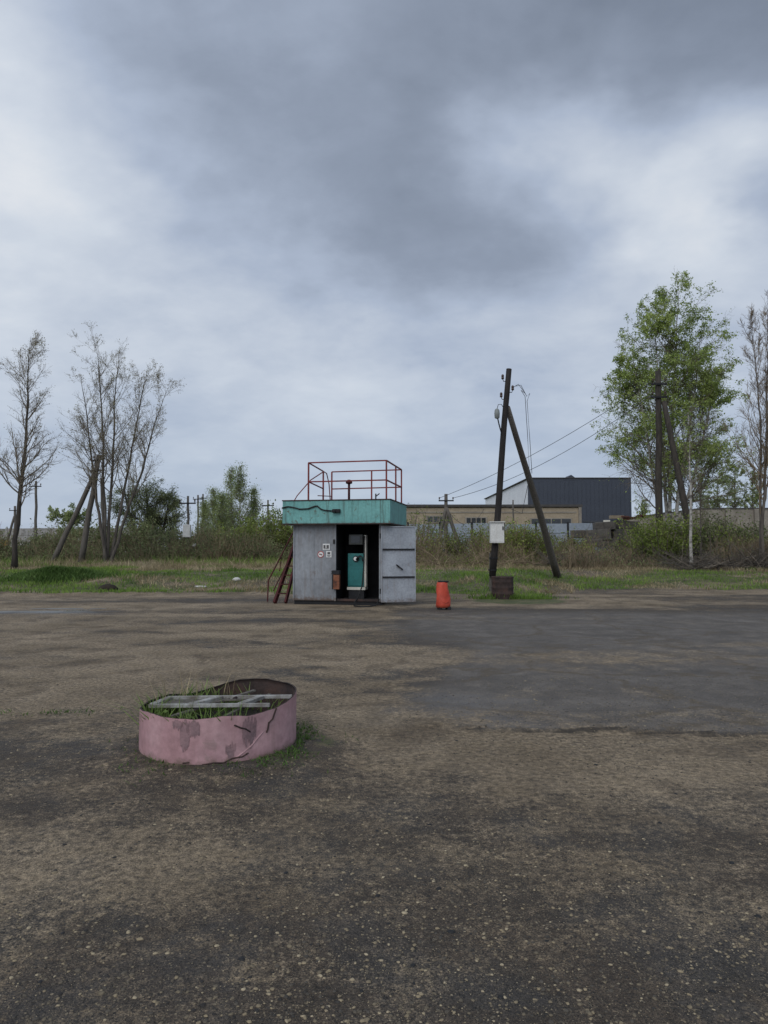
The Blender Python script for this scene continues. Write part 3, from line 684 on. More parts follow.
def dead_brush(x0, x1, y0, y1, n, seed, mt):
    r = np.random.default_rng(seed); x = r.uniform(x0, x1, n); y = r.uniform(y0, y1, n)
    S = np.stack([x, y, H(x, y) + r.uniform(0, .3, n)], 1); a = r.uniform(0, 6.28, n)
    D = np.stack([np.cos(a), np.sin(a) * .6, r.uniform(-.05, .7, n)], 1)
    P, Rr = grow(r, S, D, r.uniform(.6, 2.0, n), r.uniform(.008, .026, n), 6, .14, -.02, .35)
    b = MB(); b.tubes(P, Rr, 4, cap=False)
    S, D, L, Rn = spawn(r, P, Rr, 5, .2, 1, 40, 15, .5, .55, .3, .005); P2, R2 = grow(r, S, D, L, Rn, 4, .15, 0, .5); b.tubes(P2, R2, 3, cap=False)
    tag(b.build('dead_brush', mt), kind='stuff')
dead_brush(14.2, 21, 32.2, 34.6, 340, 111, M['bark_grey'])
dead_brush(14.2, 21, 32.0, 34.2, 90, 112, M['twig'])
dead_brush(8.5, 14, 35.5, 38, 200, 113, M['bark_grey'])
dead_brush(2.0, 8.5, 35.5, 38.5, 120, 114, M['twig_red'])

def blades(name, mt, x, y, h, w, seed, lean=.35, zf=H):
    r = np.random.default_rng(seed); n = len(x)
    B = np.stack([x, y, zf(x, y) - .01], 1); a = r.uniform(0, 2 * math.pi, n)
    s = np.stack([np.cos(a), np.sin(a), 0 * a], 1) * (w * r.uniform(.6, 1.3, n) / 2)[:, None]
    ld = r.normal(0, lean, (n, 3)); ld[:, 2] = 0; hh = (h * r.uniform(.5, 1.3, n))[:, None]
    Mid = B + hh * (np.array([0, 0, .55]) + ld * .35); Tip = B + hh * (np.array([0, 0, 1.0]) + ld)
    V = np.stack([B - s, B + s, Mid + s * .8, Tip, Mid - s * .8], 1).reshape(-1, 3); i = np.arange(n)[:, None] * 5
    b = MB(); b.add(V, i + np.array([[0, 1, 2, 4]]), i + np.array([[4, 2, 3]]))
    return b.build(name, mt)

r = np.random.default_rng(200)
n = 260000; x = r.uniform(-27, 30, n); y = 21 + (r.uniform(0, 1, n) ** 1.6) * 30
k = np.abs(x) < y * .62 + 1; x, y = x[k], y[k]
tm = turf_mask(x, y); k = (r.uniform(0, 1, len(x)) < tm * 1.1) & ~((np.abs(x + 1.0) < 2.2) & (y < 21.9)); x, y, tm = x[k], y[k], tm[k]
dry = fbm(x * .45, y * .45, 211) + .22 * ss(y, 29, 34) - .25 * np.exp(-(((x - 3.9) / 2) ** 2 + ((y - 21) / 2) ** 2)) > .63
hh = .04 + .20 * fbm(x * .8, y * .8, 212) ** 1.4 + .12 * ss(y, 30, 40)
g = ~dry
tag(blades('grass', M['grass'], x[g], y[g], hh[g], .022, 201), kind='stuff')
tag(blades('dry_grass', M['straw'], x[dry], y[dry], hh[dry] * 1.15, .02, 202, lean=.6), kind='stuff')
# tall straw in front of the undergrowth
n = 9000; x = r.uniform(-28, 26, n); y = r.uniform(35, 46, n); k = (fbm(x * .5, y * .5, 221) > .45) & (np.abs(x) < y * .62 + 1); x, y = x[k], y[k]
tag(blades('dry_grass', M['straw'], x, y, .25 + .4 * fbm(x, y, 222), .022, 203, lean=.45), kind='stuff')
n = 30000; x = r.uniform(-28, 26, n); y = r.uniform(38, 62, n); k = (fbm(x * .4, y * .4, 231) > .42) & (np.abs(x) < y * .62 + 1); x, y = x[k], y[k]
tag(blades('grass', M['grass'], x, y, .3 + .4 * fbm(x, y, 232), .03, 204, lean=.4), kind='stuff')

# mound of weeds at the left
mc = gp(60, 27.6)
def mound(x, y): return H(x, y) + .33 * np.exp(-(((x - mc[0]) / 1.1) ** 2 + ((y - mc[1]) / .8) ** 2))
b = MB(); rr_, aa_ = np.linspace(0, 1, 10), np.linspace(0, 2 * math.pi, 28, endpoint=False)
xx = mc[0] + 2.2 * rr_[:, None] * np.cos(aa_); yy = mc[1] + 1.6 * rr_[:, None] * np.sin(aa_)
V = np.stack([xx, yy, mound(xx, yy) - .06 * rr_[:, None] - .0], -1).reshape(-1, 3)
b.add(V, [(i * 28 + j, i * 28 + (j + 1) % 28, (i + 1) * 28 + (j + 1) % 28, (i + 1) * 28 + j) for i in range(9) for j in range(28)])
md = thing('weed_mound', 'low mound overgrown with dark green weeds near the left trees', 'mound', mc)
mo = b.build('soil_heap', M['soil'], md, smooth=True); mo.location = -Vector(mc)
n = 5000; q = r.normal(0, 1, (n, 2)); x = mc[0] + q[:, 0] * .85; y = mc[1] + q[:, 1] * .55
wm = blades('weeds', M['weed'], x, y, .20, .035, 205, lean=.6, zf=mound); wm.parent = md; wm.location = -Vector(mc); tag(wm, kind='stuff')

# stones on the yard
def pebbles(name, n, mt, seed, ymin, ymax, smin, smax, keep=None):
    r = np.random.default_rng(seed); y = ymin + (ymax - ymin) * r.uniform(0, 1, n) ** 1.7; x = r.uniform(-1, 1, n) * (y * .62 + .6)
    k = (fbm(x * 1.1, y * 1.1, seed) > r.uniform(.26, .64, n)) & (np.hypot(x - PLX, y - PLY) > .68); x, y = x[k], y[k]; n = len(x)
    s = smin + (smax - smin) * r.uniform(0, 1, n) ** 3
    a = np.arange(7) * 2 * math.pi / 7
    rad = (s[:, None] * r.uniform(.7, 1.3, (n, 7))); ph = r.uniform(0, 6.28, (n, 1)); el = r.uniform(.6, 1, (n, 1)); ct, st = np.cos(ph), np.sin(ph)
    px_, py_ = rad * np.cos(a), rad * np.sin(a) * el
    ring = lambda f, z: np.stack([x[:, None] + f * (px_ * ct - py_ * st), y[:, None] + f * (px_ * st + py_ * ct), H(x, y)[:, None] + s[:, None] * z * np.ones((1, 7))], -1)
    top = np.stack([x, y, H(x, y) + s * .38], -1)[:, None]
    V = np.concatenate([ring(1, -.2), ring(1.0, .12), ring(.65, .32), top], 1)
    o = np.arange(n)[:, None, None] * 22
    j = np.arange(7); j2 = (j + 1) % 7
    Q = np.concatenate([np.stack([j + c, j2 + c, j2 + c + 7, j + c + 7], -1) for c in (0, 7)])[None] + o
    T = np.stack([j + 14, j2 + 14, 0 * j + 21], -1)[None] + o
    b = MB(); b.add(V.reshape(-1, 3), Q.reshape(-1, 4), T.reshape(-1, 3))
    return tag(b.build(name, mt, smooth=True), kind='stuff')
def stone_mat():
    m = bpy.data.materials.new('gravel_stone'); m.use_nodes = True; T = NT(m.node_tree); p = T.n['Principled BSDF']
    g = T.new('ShaderNodeNewGeometry')
    c = T.ramp(g.outputs['Random Per Island'], [(0, (.03, .028, .026)), (.35, (.075, .066, .054)), (.65, (.14, .115, .078)), (.88, (.25, .20, .125)), (1, (.36, .30, .20))])
    c = T.mix(1.0, c, T.ramp(T.noise(g.outputs['Position'], 90, 3), [(.3, .75), (.7, 1.2)]), 'MULTIPLY')
    T.put(p.inputs['Base Color'], c); p.inputs['Roughness'].default_value = .9; p.inputs['Specular IOR Level'].default_value = .25
    return m
M['gravel'] = stone_mat()
pebbles('gravel', 62000, M['gravel'], 301, 1.9, 8.5, .002, .010)
pebbles('gravel', 3600, M['gravel'], 302, 2.0, 19, .004, .014)
pebbles('coal_lumps', 110, M['rubber'], 303, 2.2, 7, .008, .018)

# ------------------------------------------------------------------ far buildings, fences
def wall_windows(m_, parent, x, z, w, h, y):
    fr = MB().box((x, y - .06, z), (w + .2, .10, h + .2)).build('window', M['cream'], parent)
    MB().box((x, y - .125, z), (w, .03, h)).build('pane', M['glass_dark'], fr)

def beige_building():
    Y = 82; zl = at(407, 506, Y); xr = at(580, 506, Y); x0, x1 = at(380, 506, Y).x, xr.x; top = zl.z
    o = thing('beige_building', 'long low beige building with flat roof in front of the dark one', 'building', ((x0 + x1) / 2, Y + 6, .5))
    hw = (x1 - x0) / 2; h = top - .5
    MB().box((0, 0, h / 2 - .4), (hw * 2, 12, h + .4)).build('wall', M['beige'], o)
    MB().box((0, 0, h + .03), (hw * 2 + .5, 12.5, .28)).build('roof', M['roof_felt'], o)
    MB().box((hw - .05, -6.05, h / 2), (.35, .3, h - .3)).build('corner_pier', M['beige_wall'], o)
    def lx(px): return at(px, 520, Y).x - (x0 + x1) / 2
    for a, b_, y0, y1 in ((427, 451, 516.5, 522), (531, 571, 519, 526), (466, 486, 518, 523)):
        z0, z1 = at(a, y1, Y).z - .5, at(a, y0, Y).z - .5
        f = MB().box(((lx(a) + lx(b_)) / 2, -6.05, (z0 + z1) / 2), (lx(b_) - lx(a) + .24, .12, z1 - z0 + .24)).build('window', M['beige_wall'], o)
        g = MB(); k = 4
        for i in range(k):
            ww = (lx(b_) - lx(a)) / k; g.box((lx(a) + ww * (i + .5), -6.12, (z0 + z1) / 2), (ww - .12, .04, z1 - z0))
        g.build('pane', M['glass_dark'], f)
    # stained lintel course
    MB().box((0, -6.03, h - .75), (hw * 2 - .9, .08, .16)).build('string_course', M['beige_wall'], o)
beige_building()

def dark_building():
    Y0, Y1 = 112, 161; x0, x1 = at(528, 480, Y0).x, at(631, 480, Y0).x; top = at(560, 480.5, Y0).z
    o = thing('warehouse', 'large dark grey clad warehouse with white side wall beyond the beige building', 'building', (x0, Y0, .5)); h = top - .5
    w, d = x1 - x0, Y1 - Y0
    f = MB(); f.box((w / 2, .15, h / 2 - .2), (w, .3, h + 1.06))
    fo = f.build('front_wall', M['dark_clad'], o)
    MB().box((w / 2 + .2, d / 2 + .31, h / 2 - .2), (w - .2, d - .02, h + 1.06)).build('white_wall', M['white_clad'], o)
    rib = MB()
    for i in range(24): rib.box((w * (i + .5) / 24, -.03, h * .72), (.05, .02, h * .54))
    rib.build('cladding_ribs', M['dark_clad'], fo)
    MB().box((w / 2, d / 2 + .1, h + .42), (w + .12, d + .5, .14)).build('roof', M['roof_felt'], o)
    s = MB(); s.box((w / 2, -.04, h * .44), (w - 1.0, .1, .28)); s.build('ledge', M['glass_dark'], o)
    for (a, b_) in ((.10, .2), (.24, .34), (.40, .52), (.86, .95)):
        fr = MB().box((w * (a + b_) / 2, -.09, h * .44), (w * (b_ - a), .1, .75)).build('window', M['dark_clad'], o)
        MB().box((w * (a + b_) / 2, -.15, h * .44), (w * (b_ - a) - .3, .04, .5)).build('pane', M['glass_dark'], fr)
    MB().box((w * .755, -.1, h * .44), (1.1, .12, .42)).build('sign_panel', M['cream'], o)
    g = MB(); xm = w * .42
    g.add([(xm - 1.3, -.02, h), (xm + 1.3, -.02, h), (xm, -.02, h + .95), (xm - 1.3, 3, h), (xm + 1.3, 3, h), (xm, 3, h + .95)], [(0, 3, 5, 2), (1, 2, 5, 4), (0, 1, 4, 3)], [(0, 2, 1), (3, 4, 5)])
    g.build('roof_ridge', M['dark_clad'], o)
dark_building()

def fence_panels(name, label, pts, h, panel, mp, mq, rib=True, group=None):
    """pts: [(x,y),(x,y)] a straight run of panels with posts"""
    (xa, ya), (xb, yb) = pts; L = math.hypot(xb - xa, yb - ya); a = math.atan2(yb - ya, xb - xa)
    o = thing(name, label, 'fence', (xa, ya, .5), a, group); n = max(1, round(L / panel)); pw = L / n
    for i in range(n):
        b = MB(); b.box((pw * (i + .5), 0, h / 2), (pw - .12, .06, h - .1 + .08 * ((i * 7) % 3 - 1)))
        if rib:
            for q in range(1, 4): b.box((pw * (i + .5), -.045, h * q / 4), (pw - .14, .05, .09))
        b.build('panel', mp, o)
        MB().box((pw * i, 0, h / 2 + .03), (.14, .16, h + .06)).build('post', mq, o)
    return o
Y = 54
fence_panels('sheet_fence', 'grey blue sheet metal fence in front of the beige building', [(at(408, 547, Y).x, Y), (at(600, 547, Y).x, Y)], at(430, 523, Y).z - .5, 2.5, M['fence_blue'], M['dark_metal'])
Y = 88
fence_panels('concrete_fence', 'weathered pale grey concrete fence far off at the left', [(at(-20, 547, Y).x, Y), (at(165, 547, Y).x, Y)], at(40, 528, Y).z - .5, 3.2, M['concrete'], M['concrete'])
Yw = 66
def back_wall():
    xa, xb = at(626, 547, Yw).x, at(800, 547, Yw).x
    o = thing('beige_wall', 'long beige masonry wall behind the bushes at the right', 'wall', (xa, Yw, .5)); n = 12; w = (xb - xa) / n
    zt = [at(626 + 174 * i / n, max(509, 519 - 1.9 * i), Yw).z - .5 for i in range(n + 1)]
    b = MB()
    for i in range(n):
        V = [(w * i, 0, -.3), (w * (i + 1), 0, -.3), (w * (i + 1), 0, zt[i + 1]), (w * i, 0, zt[i])]; V += [(p[0], .35, p[2]) for p in V]
        b.add(V, [(0, 1, 2, 3), (7, 6, 5, 4), (3, 2, 6, 7)])
    b.build('wall', M['beige_wall'], o)
    c = MB()
    for i in range(n): c.bar((w * i, .17, zt[i] + .06), (w * (i + 1), .17, zt[i + 1] + .06), .5, .12)
    c.build('coping', M['roof_felt'], o)
    for i in range(0, n, 2): MB().box((w * (i + 1), -.12, zt[i] / 2 - .1), (.4, .24, zt[i] + .2)).build('pier', M['beige_wall'], o)
back_wall()

# stacked concrete blocks and scrap right of the strut
Yb = 50
blk = [(598, 532, 24, 11, 'long grey concrete block at the left foot of the block stack'), (622, 532, 22, 11, 'concrete block in the middle of the bottom row of the stack'),
       (645, 533, 22, 12, 'concrete block at the right end of the bottom row of the stack'), (604, 523, 20, 8, 'concrete block lying on the left of the stack'),
       (628, 522, 24, 8, 'weathered concrete block in the upper row under the rusty scrap'), (583, 531, 16, 8, 'small pale concrete block left of the stack by the fence'),
       (600, 540, 34, 8, 'buried concrete slab below the left of the stack'), (640, 541, 40, 8, 'buried concrete slab below the right of the stack')]
for i, (px, py, w, h, lab) in enumerate(blk):
    s = Yb / F; p = at(px, py, Yb)
    o = MB().box((0, 0, 0), (w * s, .9, h * s)).build('concrete_block', M['old_concrete'], bevel=.04); o.location = (p.x, Yb + .35 * (i % 3), p.z - .22); o.rotation_euler = (0, .06 * ((i * 5) % 3 - 1), .16 * ((i * 3) % 4 - 1.5))
    tag(o, lab, 'block', 'concrete blocks stacked beside the fence')
for i, (px, py, w, h, m_, lab) in enumerate([(617, 517, 13, 3.2, 'beige', 'pale broken slab on top of the block stack'), (630, 518, 17, 4.5, 'brickred', 'heap of rusty red scrap on the block stack'),
                                      (641, 516, 10, 4, 'brickred', 'rusty red drum lying at the right of the scrap on the stack')]):
    s = Yb / F; p = at(px, py, Yb); b = MB(); rr = random.Random(i)
    for j in range(1 if i == 0 else 9):
        b.box((w * s * (rr.random() - .5) * (0 if i == 0 else .8), rr.uniform(-.2, .2), (0 if i == 0 else h * s * (rr.random() - .5) * .7)), (w * s * (1 if i == 0 else .35), .5, h * s * (1 if i == 0 else .3)), rz=rr.uniform(-.4, .4), M=None)
    o = b.build('scrap_heap' if i else 'broken_slab', M[m_]); o.location = p; tag(o, lab, 'scrap' if i else 'slab')

# orange box at the far left, marker posts
p = gp(-6, 70); o = thing('orange_container', 'yellow orange metal container just showing at the far left edge', 'container', p)
MB().box((0, 0, .9), (2.0, 1.6, 1.6)).build('body', M['yellow'], o, bevel=.05); MB().box((0, 0, 1.75), (2.1, 1.7, .1)).build('lid', M['yellow'], o); MB().box((0, 0, .05), (1.8, 1.4, .12)).build('skids', M['dark_metal'], o)
for px, Y, z0, lab in ((11, 58, .95, 'short white topped marker post left of the bare tree foot'), (28, 58, .85, 'short white topped marker post right of the bare tree foot'), (194, 46, 1.15, 'short grey post with white cap beside the pole with white box')):
    p = gp(px, Y); o = thing('marker_post', lab, 'post', p, 0, 'small marker posts in the grass')
    MB().box((0, 0, z0 / 2), (.12, .12, z0)).build('shaft', M['grey_wood'], o); MB().box((0, 0, z0 + .11), (.22, .2, .22)).build('cap', M['white_box'], o, bevel=.02)

# ------------------------------------------------------------------ utility poles
def pole_parts(o, legs, loc, mat_=None, cross=(), ins=(), sides=10):
    for nm, a, b, r0, r1 in legs:
        a, b = Vector(a) - Vector(loc), Vector(b) - Vector(loc)
        P = np.array([tuple(a.lerp(b, t)) for t in np.linspace(0, 1, 7)]); rr = np.random.default_rng(int(abs(a.x * 100)) + 3); P[1:-1] += rr.normal(0, .012, (5, 3))
        MB().tubes(P, np.linspace(r0, r1, 7), sides).build(nm, mat_ if mat_ and nm != 'stub' else M['grey_wood'], o, smooth=True)
    for a, b, w in cross: MB().bar(Vector(a) - Vector(loc), Vector(b) - Vector(loc), w).build('crossarm', M['dark_metal'], o)
    for p in ins:
        p = Vector(p) - Vector(loc)
        MB().lathe([(.02, -.1), (.02, 0), (.055, .0), (.05, .05), (.03, .06), (.055, .07), (.045, .13), (.02, .15)], p, 8).build('insulator', M['insul'], o, smooth=True)

def V_(t): return Vector(t)
WIRE_ENDS = {}
# the leaning pole by the kiosk
base = Vector((at(490.5, 547, 23.6).x, 23.6, hz(at(490.5, 547, 23.6).x, 23.6) - .1)); topp = at(509, 369, 23.6)
o = thing('power_pole', 'dark leaning wooden pole braced by a strut, white meter box on it', 'pole', base)
def onpole(py): return base.lerp(topp, (at(500, py, 23.6).z - base.z) / (topp.z - base.z))
MBt = MB(); P = np.array([tuple(base.lerp(topp, t) - base) for t in np.linspace(.08, 1, 9)]); P[1:-1, 0] += [.01, .02, .015, 0, -.01, -.015, -.005]
MBt.tubes(P, np.linspace(.12, .095, 9), 12); MBt.build('post', M['wood_pole'], o, smooth=True)
stub = MB(); sb_ = onpole(548); stub.box(((base + onpole(566)) / 2 - base) + Vector((.02, .14, 0)), (.16, .16, 1.9)); stub.build('stub', M['grey_wood'], o, bevel=.01)
for py in (558, 570):
    q = onpole(py) - base; MB().lathe([(.15, -.02), (.155, -.02), (.155, .02), (.15, .02)], q + Vector((0, .06, 0)), 12, 1, 1.35).build('binding_wire', M['dark_metal'], o)
sfx = at(558, 547, 29.5).x; sfoot = Vector((sfx, 29.5, hz(sfx, 29.5) - .1)); stop = onpole(407) + Vector((.06, .05, 0))
P = np.array([tuple(sfoot.lerp(stop, t) - base) for t in np.linspace(0, 1, 8)]); P[1:-1, 0] += [.0, .02, .04, .03, .015, 0]
MB().tubes(P, np.linspace(.16, .095, 8), 11).build('strut', M['grey_wood'], o, smooth=True)
mb_ = onpole(533) - base + Vector((-.0, -.22, 0)); bx = MB().box(mb_, (.47, .22, .70)).build('meter_box', M['white_box'], o, bevel=.015)
MB().box(mb_ + Vector((-.02, -.114, 0)), (.39, .012, .62)).build('box_door', M['white_box'], bx, bevel=.004)
MB().box(mb_ + Vector((0, -.02, .37)), (.53, .30, .03)).build('box_lid', M['white_box'], bx)
MB().box(mb_ + Vector((.19, -.125, .16)), (.05, .012, .12)).build('box_label', M['screen'], bx)
# bracket lamp
lp = onpole(428) - base; lb_ = MB(); lb_.tube([lp + Vector((-.08, -.05, -.3)), lp + Vector((-.2, -.12, .1)), lp + Vector((-.26, -.18, .32))], .022); lbo = lb_.build('lamp_bracket', M['dark_metal'], o)
hd = lp + Vector((-.28, -.2, .45)); MB().lathe([(.05, -.16), (.085, -.13), (.095, .02), (.08, .14), (.05, .18), (.02, .19)], hd, 12, 1, .75).build('lamp', M['lamp_grey'], lbo, smooth=True)
lw = MB(); lw.tube([hd + Vector((.0, 0, .18)), hd + Vector((.05, .03, .34)), hd + Vector((.17, .1, .36)), lp + Vector((0, -.05, .65))], .012, 5); lw.build('lamp_wire', M['wire'], lbo)
for py, sx in ((381, -1), (392, 1), (399, -1)):
    q = onpole(py) - base
    h_ = MB(); h_.tube([q, q + Vector((sx * .16, -.02, -.02)), q + Vector((sx * .19, -.02, .08))], .014, 6); ho = h_.build('hook', M['dark_metal'], o)
    MB().lathe([(.02, -.04), (.05, -.02), (.045, .04), (.03, .05), (.05, .06), (.04, .12), (.015, .14)], q + Vector((sx * .19, -.02, .09)), 10).build('insulator', M['insul'], ho, smooth=True)
q = onpole(392) - base + Vector((.19, -.02, .15)); dr = onpole(480) - base
c_ = MB(); c_.tube([q, q + Vector((.2, 0, .12)), q + Vector((.33, 0, -.06)), q + Vector((.42, .0, -.2)), q + Vector((.3, .05, -.08)), q + Vector((.44, .05, -.3)), q + Vector((.52, .1, -1.6)), q + Vector((.58, .1, -3.1)), q + Vector((.3, .1, -4.4)), dr + Vector((.12, -.1, -.9))], .010, 5)
c_.tube([q + Vector((.1, 0, .05)), q + Vector((.3, .05, .1)), q + Vector((.5, .05, -.3)), q + Vector((.62, .1, -.18)), q + Vector((.52, .1, -.45)), q + Vector((.6, .1, -1.8)), q + Vector((.66, .1, -3.0))], .010, 5)
c_.build('loose_cable', M['wire'], o)

# right braced pole
Yr = 38; pb = Vector(gp(659, Yr)); pt = at(658, 371, Yr)
o = thing('power_pole', 'tall wooden pole with insulators and a strut in front of the large birch', 'pole', pb)
sf = Vector(gp(697, Yr - 1.5)); st_ = at(661, 402, Yr)
insr = [at(px, py, Yr - .1) for px, py in ((653, 381), (665, 381), (653, 394), (665, 394), (659, 371))]
pole_parts(o, [('post', pb, pt, .21, .15), ('strut', sf, st_ + Vector((.12, -.1, 0)), .20, .14)], pb, M['wood_pole'] if False else M['bark_dark'],
           [(at(651, 384, Yr - .2), at(667, 384, Yr - .2), .1), (at(651, 397, Yr - .2), at(667, 397, Yr - .2), .1)], insr)
WIRE_ENDS['right'] = insr
# left braced pole
Yl = 42; pb = Vector(gp(81, Yl)); pt = at(99, 455, Yl)
o = thing('power_pole', 'leaning wooden pole with a strut on its left and a concrete post on its right', 'pole', pb)
insl = [at(px, py, Yl - .1) for px, py in ((94, 458), (102, 457), (92, 468), (102, 467))]
pole_parts(o, [('post', pb, pt, .19, .14), ('strut', gp(52, Yl), at(95, 473, Yl), .17, .13), ('brace_post', gp(106, Yl), at(102, 478, Yl), .13, .11)], pb, M['grey_wood'],
           [(at(91, 461, Yl - .2), at(103, 459, Yl - .2), .10), (at(91, 471, Yl - .2), at(104, 470, Yl - .2), .10)], insl)
# far poles
def far_pole(label, px, Y, py, struts=(), box=None, tilt=0, r_=.12, arm=True):
    pb = Vector(gp(px, Y)); pt = at(px + tilt, py, Y); o = thing('power_pole', label, 'pole', pb, 0, 'far power poles')
    legs = [('post', pb, pt, r_, r_ * .75)] + [('strut', gp(sx, Y), pt.lerp(pb, .2) + Vector((0, -.1, 0)), r_, r_ * .75) for sx in struts]
    cr = [(pt + Vector((-.55, -.12, -.5)), pt + Vector((.55, -.12, -.5)), .09)] if arm else []
    ins = [pt + Vector((k, -.12, -.38)) for k in (-.5, .5)] if arm else []
    pole_parts(o, legs, pb, M['grey_wood'], cr, ins, 8)
    if box: MB().box(at(box[0], box[1], Y - .2) - pb, (.5, .3, .85)).build('white_box', M['white_box'], o, bevel=.03)
    return pt
far_pole('bare far pole right of the slender bare tree', 36, 62, 481, r_=.14)
far_pole('small far pole with a strut half hidden by the slender bare tree', 15, 75, 506, struts=(3,), r_=.16)
e188 = far_pole('far pole carrying a small white box at the right of the spreading tree', 188, 46, 496, box=(187, 531), r_=.10)
far_pole('distant left one of the two thin poles beside the far birch clump', 198, 80, 495, r_=.13)
far_pole('distant right one of the two thin poles beside the far birch clump', 203, 82, 494, r_=.13)
far_pole('thin far pole above the bushes just left of the kiosk', 268, 60, 500, r_=.10)
e445 = far_pole('far pole with two splayed struts in front of the sheet fence', 446, 50, 494, struts=(434, 465), r_=.16)
far_pole('thin far post right behind the meter box', 513, 60, 500, r_=.08, arm=False)

def wire(label, a, b, sag, group, rad=.012):
    a, b = Vector(a), Vector(b); pts = [a.lerp(b, t) - Vector((0, 0, sag * 4 * t * (1 - t))) for t in np.linspace(0, 1, 17)]
    w = MB(); w.tube(pts, rad, 4); tag(w.build('power_line', M['wire'], smooth=True), label, 'wire', group)
R_ = WIRE_ENDS['right']
wire('upper wire slanting down from the right pole to the far splayed pole', R_[0], e445 + Vector((-.5, 0, -.3)), .5, 'wires to the far splayed pole', .016)
wire('lower wire slanting down from the right pole to the far splayed pole', R_[2], e445 + Vector((.5, 0, -.3)), .8, 'wires to the far splayed pole', .016)
wire('upper wire from the left braced pole to the pole with the white box', insl[1], e188 + Vector((0, 0, -.2)), .15, 'wires between the left poles', .009)
wire('thin wire from the pole with the white box towards the kiosk', e188 + Vector((.4, 0, -.4)), at(268, 506, 60), .2, 'wires between the left poles', .009)
wire('sagging cable in front of the beige building right of the splayed pole', e445 + Vector((.1, -.2, -1.2)), at(484, 509, 60), 1.2, 'wires to the far splayed pole', .02)

# ------------------------------------------------------------------ fuel kiosk
KC = Vector((-1.03, 20.03, 0)); KR = math.radians(-11)
K = thing('fuel_kiosk', 'grey metal fuel kiosk with teal canopy and red roof railing, door open', 'kiosk', KC, KR)
L_, R0, FR, BK, ZB, ZT = -1.33, 1.2, -1.1, 1.1, .11, 2.24
w = MB(); w.box(((L_ - .09) / 2 + 0, FR + .02, (ZB + ZT) / 2), (-.09 - L_, .04, ZT - ZB))
fp = w.build('front_panel', M['grey_panel'], K, bevel=.006)
tr = MB(); tr.box((L_ + .02, FR - .012, (ZB + ZT) / 2), (.04, .022, ZT - ZB)); tr.box((-.115, FR - .012, (ZB + ZT) / 2), (.05, .022, ZT - ZB)); tr.box((-.71, FR - .012, ZB + .05), (1.14, .02, .05))
tr.build('panel_frame', M['grey_panel'], K)
MB().box((L_ + .02, .02, (ZB + ZT) / 2), (.04, BK - FR - .06, ZT - ZB)).build('side_wall', M['grey_panel'], K)
MB().box((R0 - .02, .02, (ZB + ZT) / 2), (.04, BK - FR - .06, ZT - ZB)).build('side_wall', M['grey_panel'], K)
MB().box(((L_ + R0) / 2, BK - .03, (ZB + ZT) / 2), (R0 - L_ - .1, .04, ZT - ZB)).build('back_wall', M['grey_panel'], K)
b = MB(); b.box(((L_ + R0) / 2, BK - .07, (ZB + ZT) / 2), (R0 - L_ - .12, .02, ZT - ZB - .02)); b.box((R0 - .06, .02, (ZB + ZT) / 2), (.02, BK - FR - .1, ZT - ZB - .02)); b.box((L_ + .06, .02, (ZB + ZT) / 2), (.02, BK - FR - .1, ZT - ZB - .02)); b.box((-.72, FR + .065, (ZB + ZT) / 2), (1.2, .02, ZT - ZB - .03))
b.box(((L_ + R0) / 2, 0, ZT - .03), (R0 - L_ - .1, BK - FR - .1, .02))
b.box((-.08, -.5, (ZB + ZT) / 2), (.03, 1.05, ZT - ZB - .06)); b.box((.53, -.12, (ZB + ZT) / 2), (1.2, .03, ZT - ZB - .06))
b.build('shade_lining', M['inner_dark'], K)  # black sheets painting the dark of the interior behind the doorway
MB().box(((L_ + R0) / 2, 0, ZB + .02), (R0 - L_ - .1, BK - FR - .08, .04)).build('floor', M['dark_metal'], K)
b = MB()
for yy in (FR + .12, 0, BK - .12): b.box(((L_ + R0) / 2, yy, .055), (R0 - L_ - .04, .14, .10))
b.build('skids', M['dark_metal'], K)
MB().box((.54, FR + .03, ZB + .03), (1.2, .06, .06)).build('threshold', M['rust_dark'], K)
MB().box((1.165, FR + .0, (ZB + ZT) / 2), (.07, .06, ZT - ZB)).build('door_post', M['grey_panel'], K)
b = MB()
for x in (-.72,): b.box((x, FR - .0025, (ZB + ZT) / 2 + .05), (.012, .005, ZT - ZB - .16))
b.box((-.72, FR - .0035, .72), (1.12, .007, .014)); b.build('panel_seam', M['grey_panel'], fp)
# canopy
cl, cr_, cf, cb_, c0, c1 = -1.56, 1.49, -1.38, 1.37, 2.22, 2.90
b = MB(); t_ = .03
b.box(((cl + cr_) / 2, cf + t_ / 2, (c0 + c1) / 2), (cr_ - cl, t_, c1 - c0)); b.box(((cl + cr_) / 2, cb_ - t_ / 2, (c0 + c1) / 2), (cr_ - cl, t_, c1 - c0))
b.box((cl + t_ / 2, (cf + cb_) / 2, (c0 + c1) / 2), (t_, cb_ - cf - 2 * t_, c1 - c0)); b.box((cr_ - t_ / 2, (cf + cb_) / 2, (c0 + c1) / 2), (t_, cb_ - cf - 2 * t_, c1 - c0))
can = b.build('canopy', M['teal'], K, bevel=.008)
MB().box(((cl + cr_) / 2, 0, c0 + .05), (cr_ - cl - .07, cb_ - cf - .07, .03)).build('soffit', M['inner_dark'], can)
MB().box(((cl + cr_) / 2, 0, c1 - .05), (cr_ - cl - .07, cb_ - cf - .07, .04)).build('roof_deck', M['roof_felt'], can)
b = MB()
for x in (-.62, .42): b.box((x, cf - .004, (c0 + c1) / 2), (.022, .008, c1 - c0 - .02))
b.build('seam', M['teal'], can)
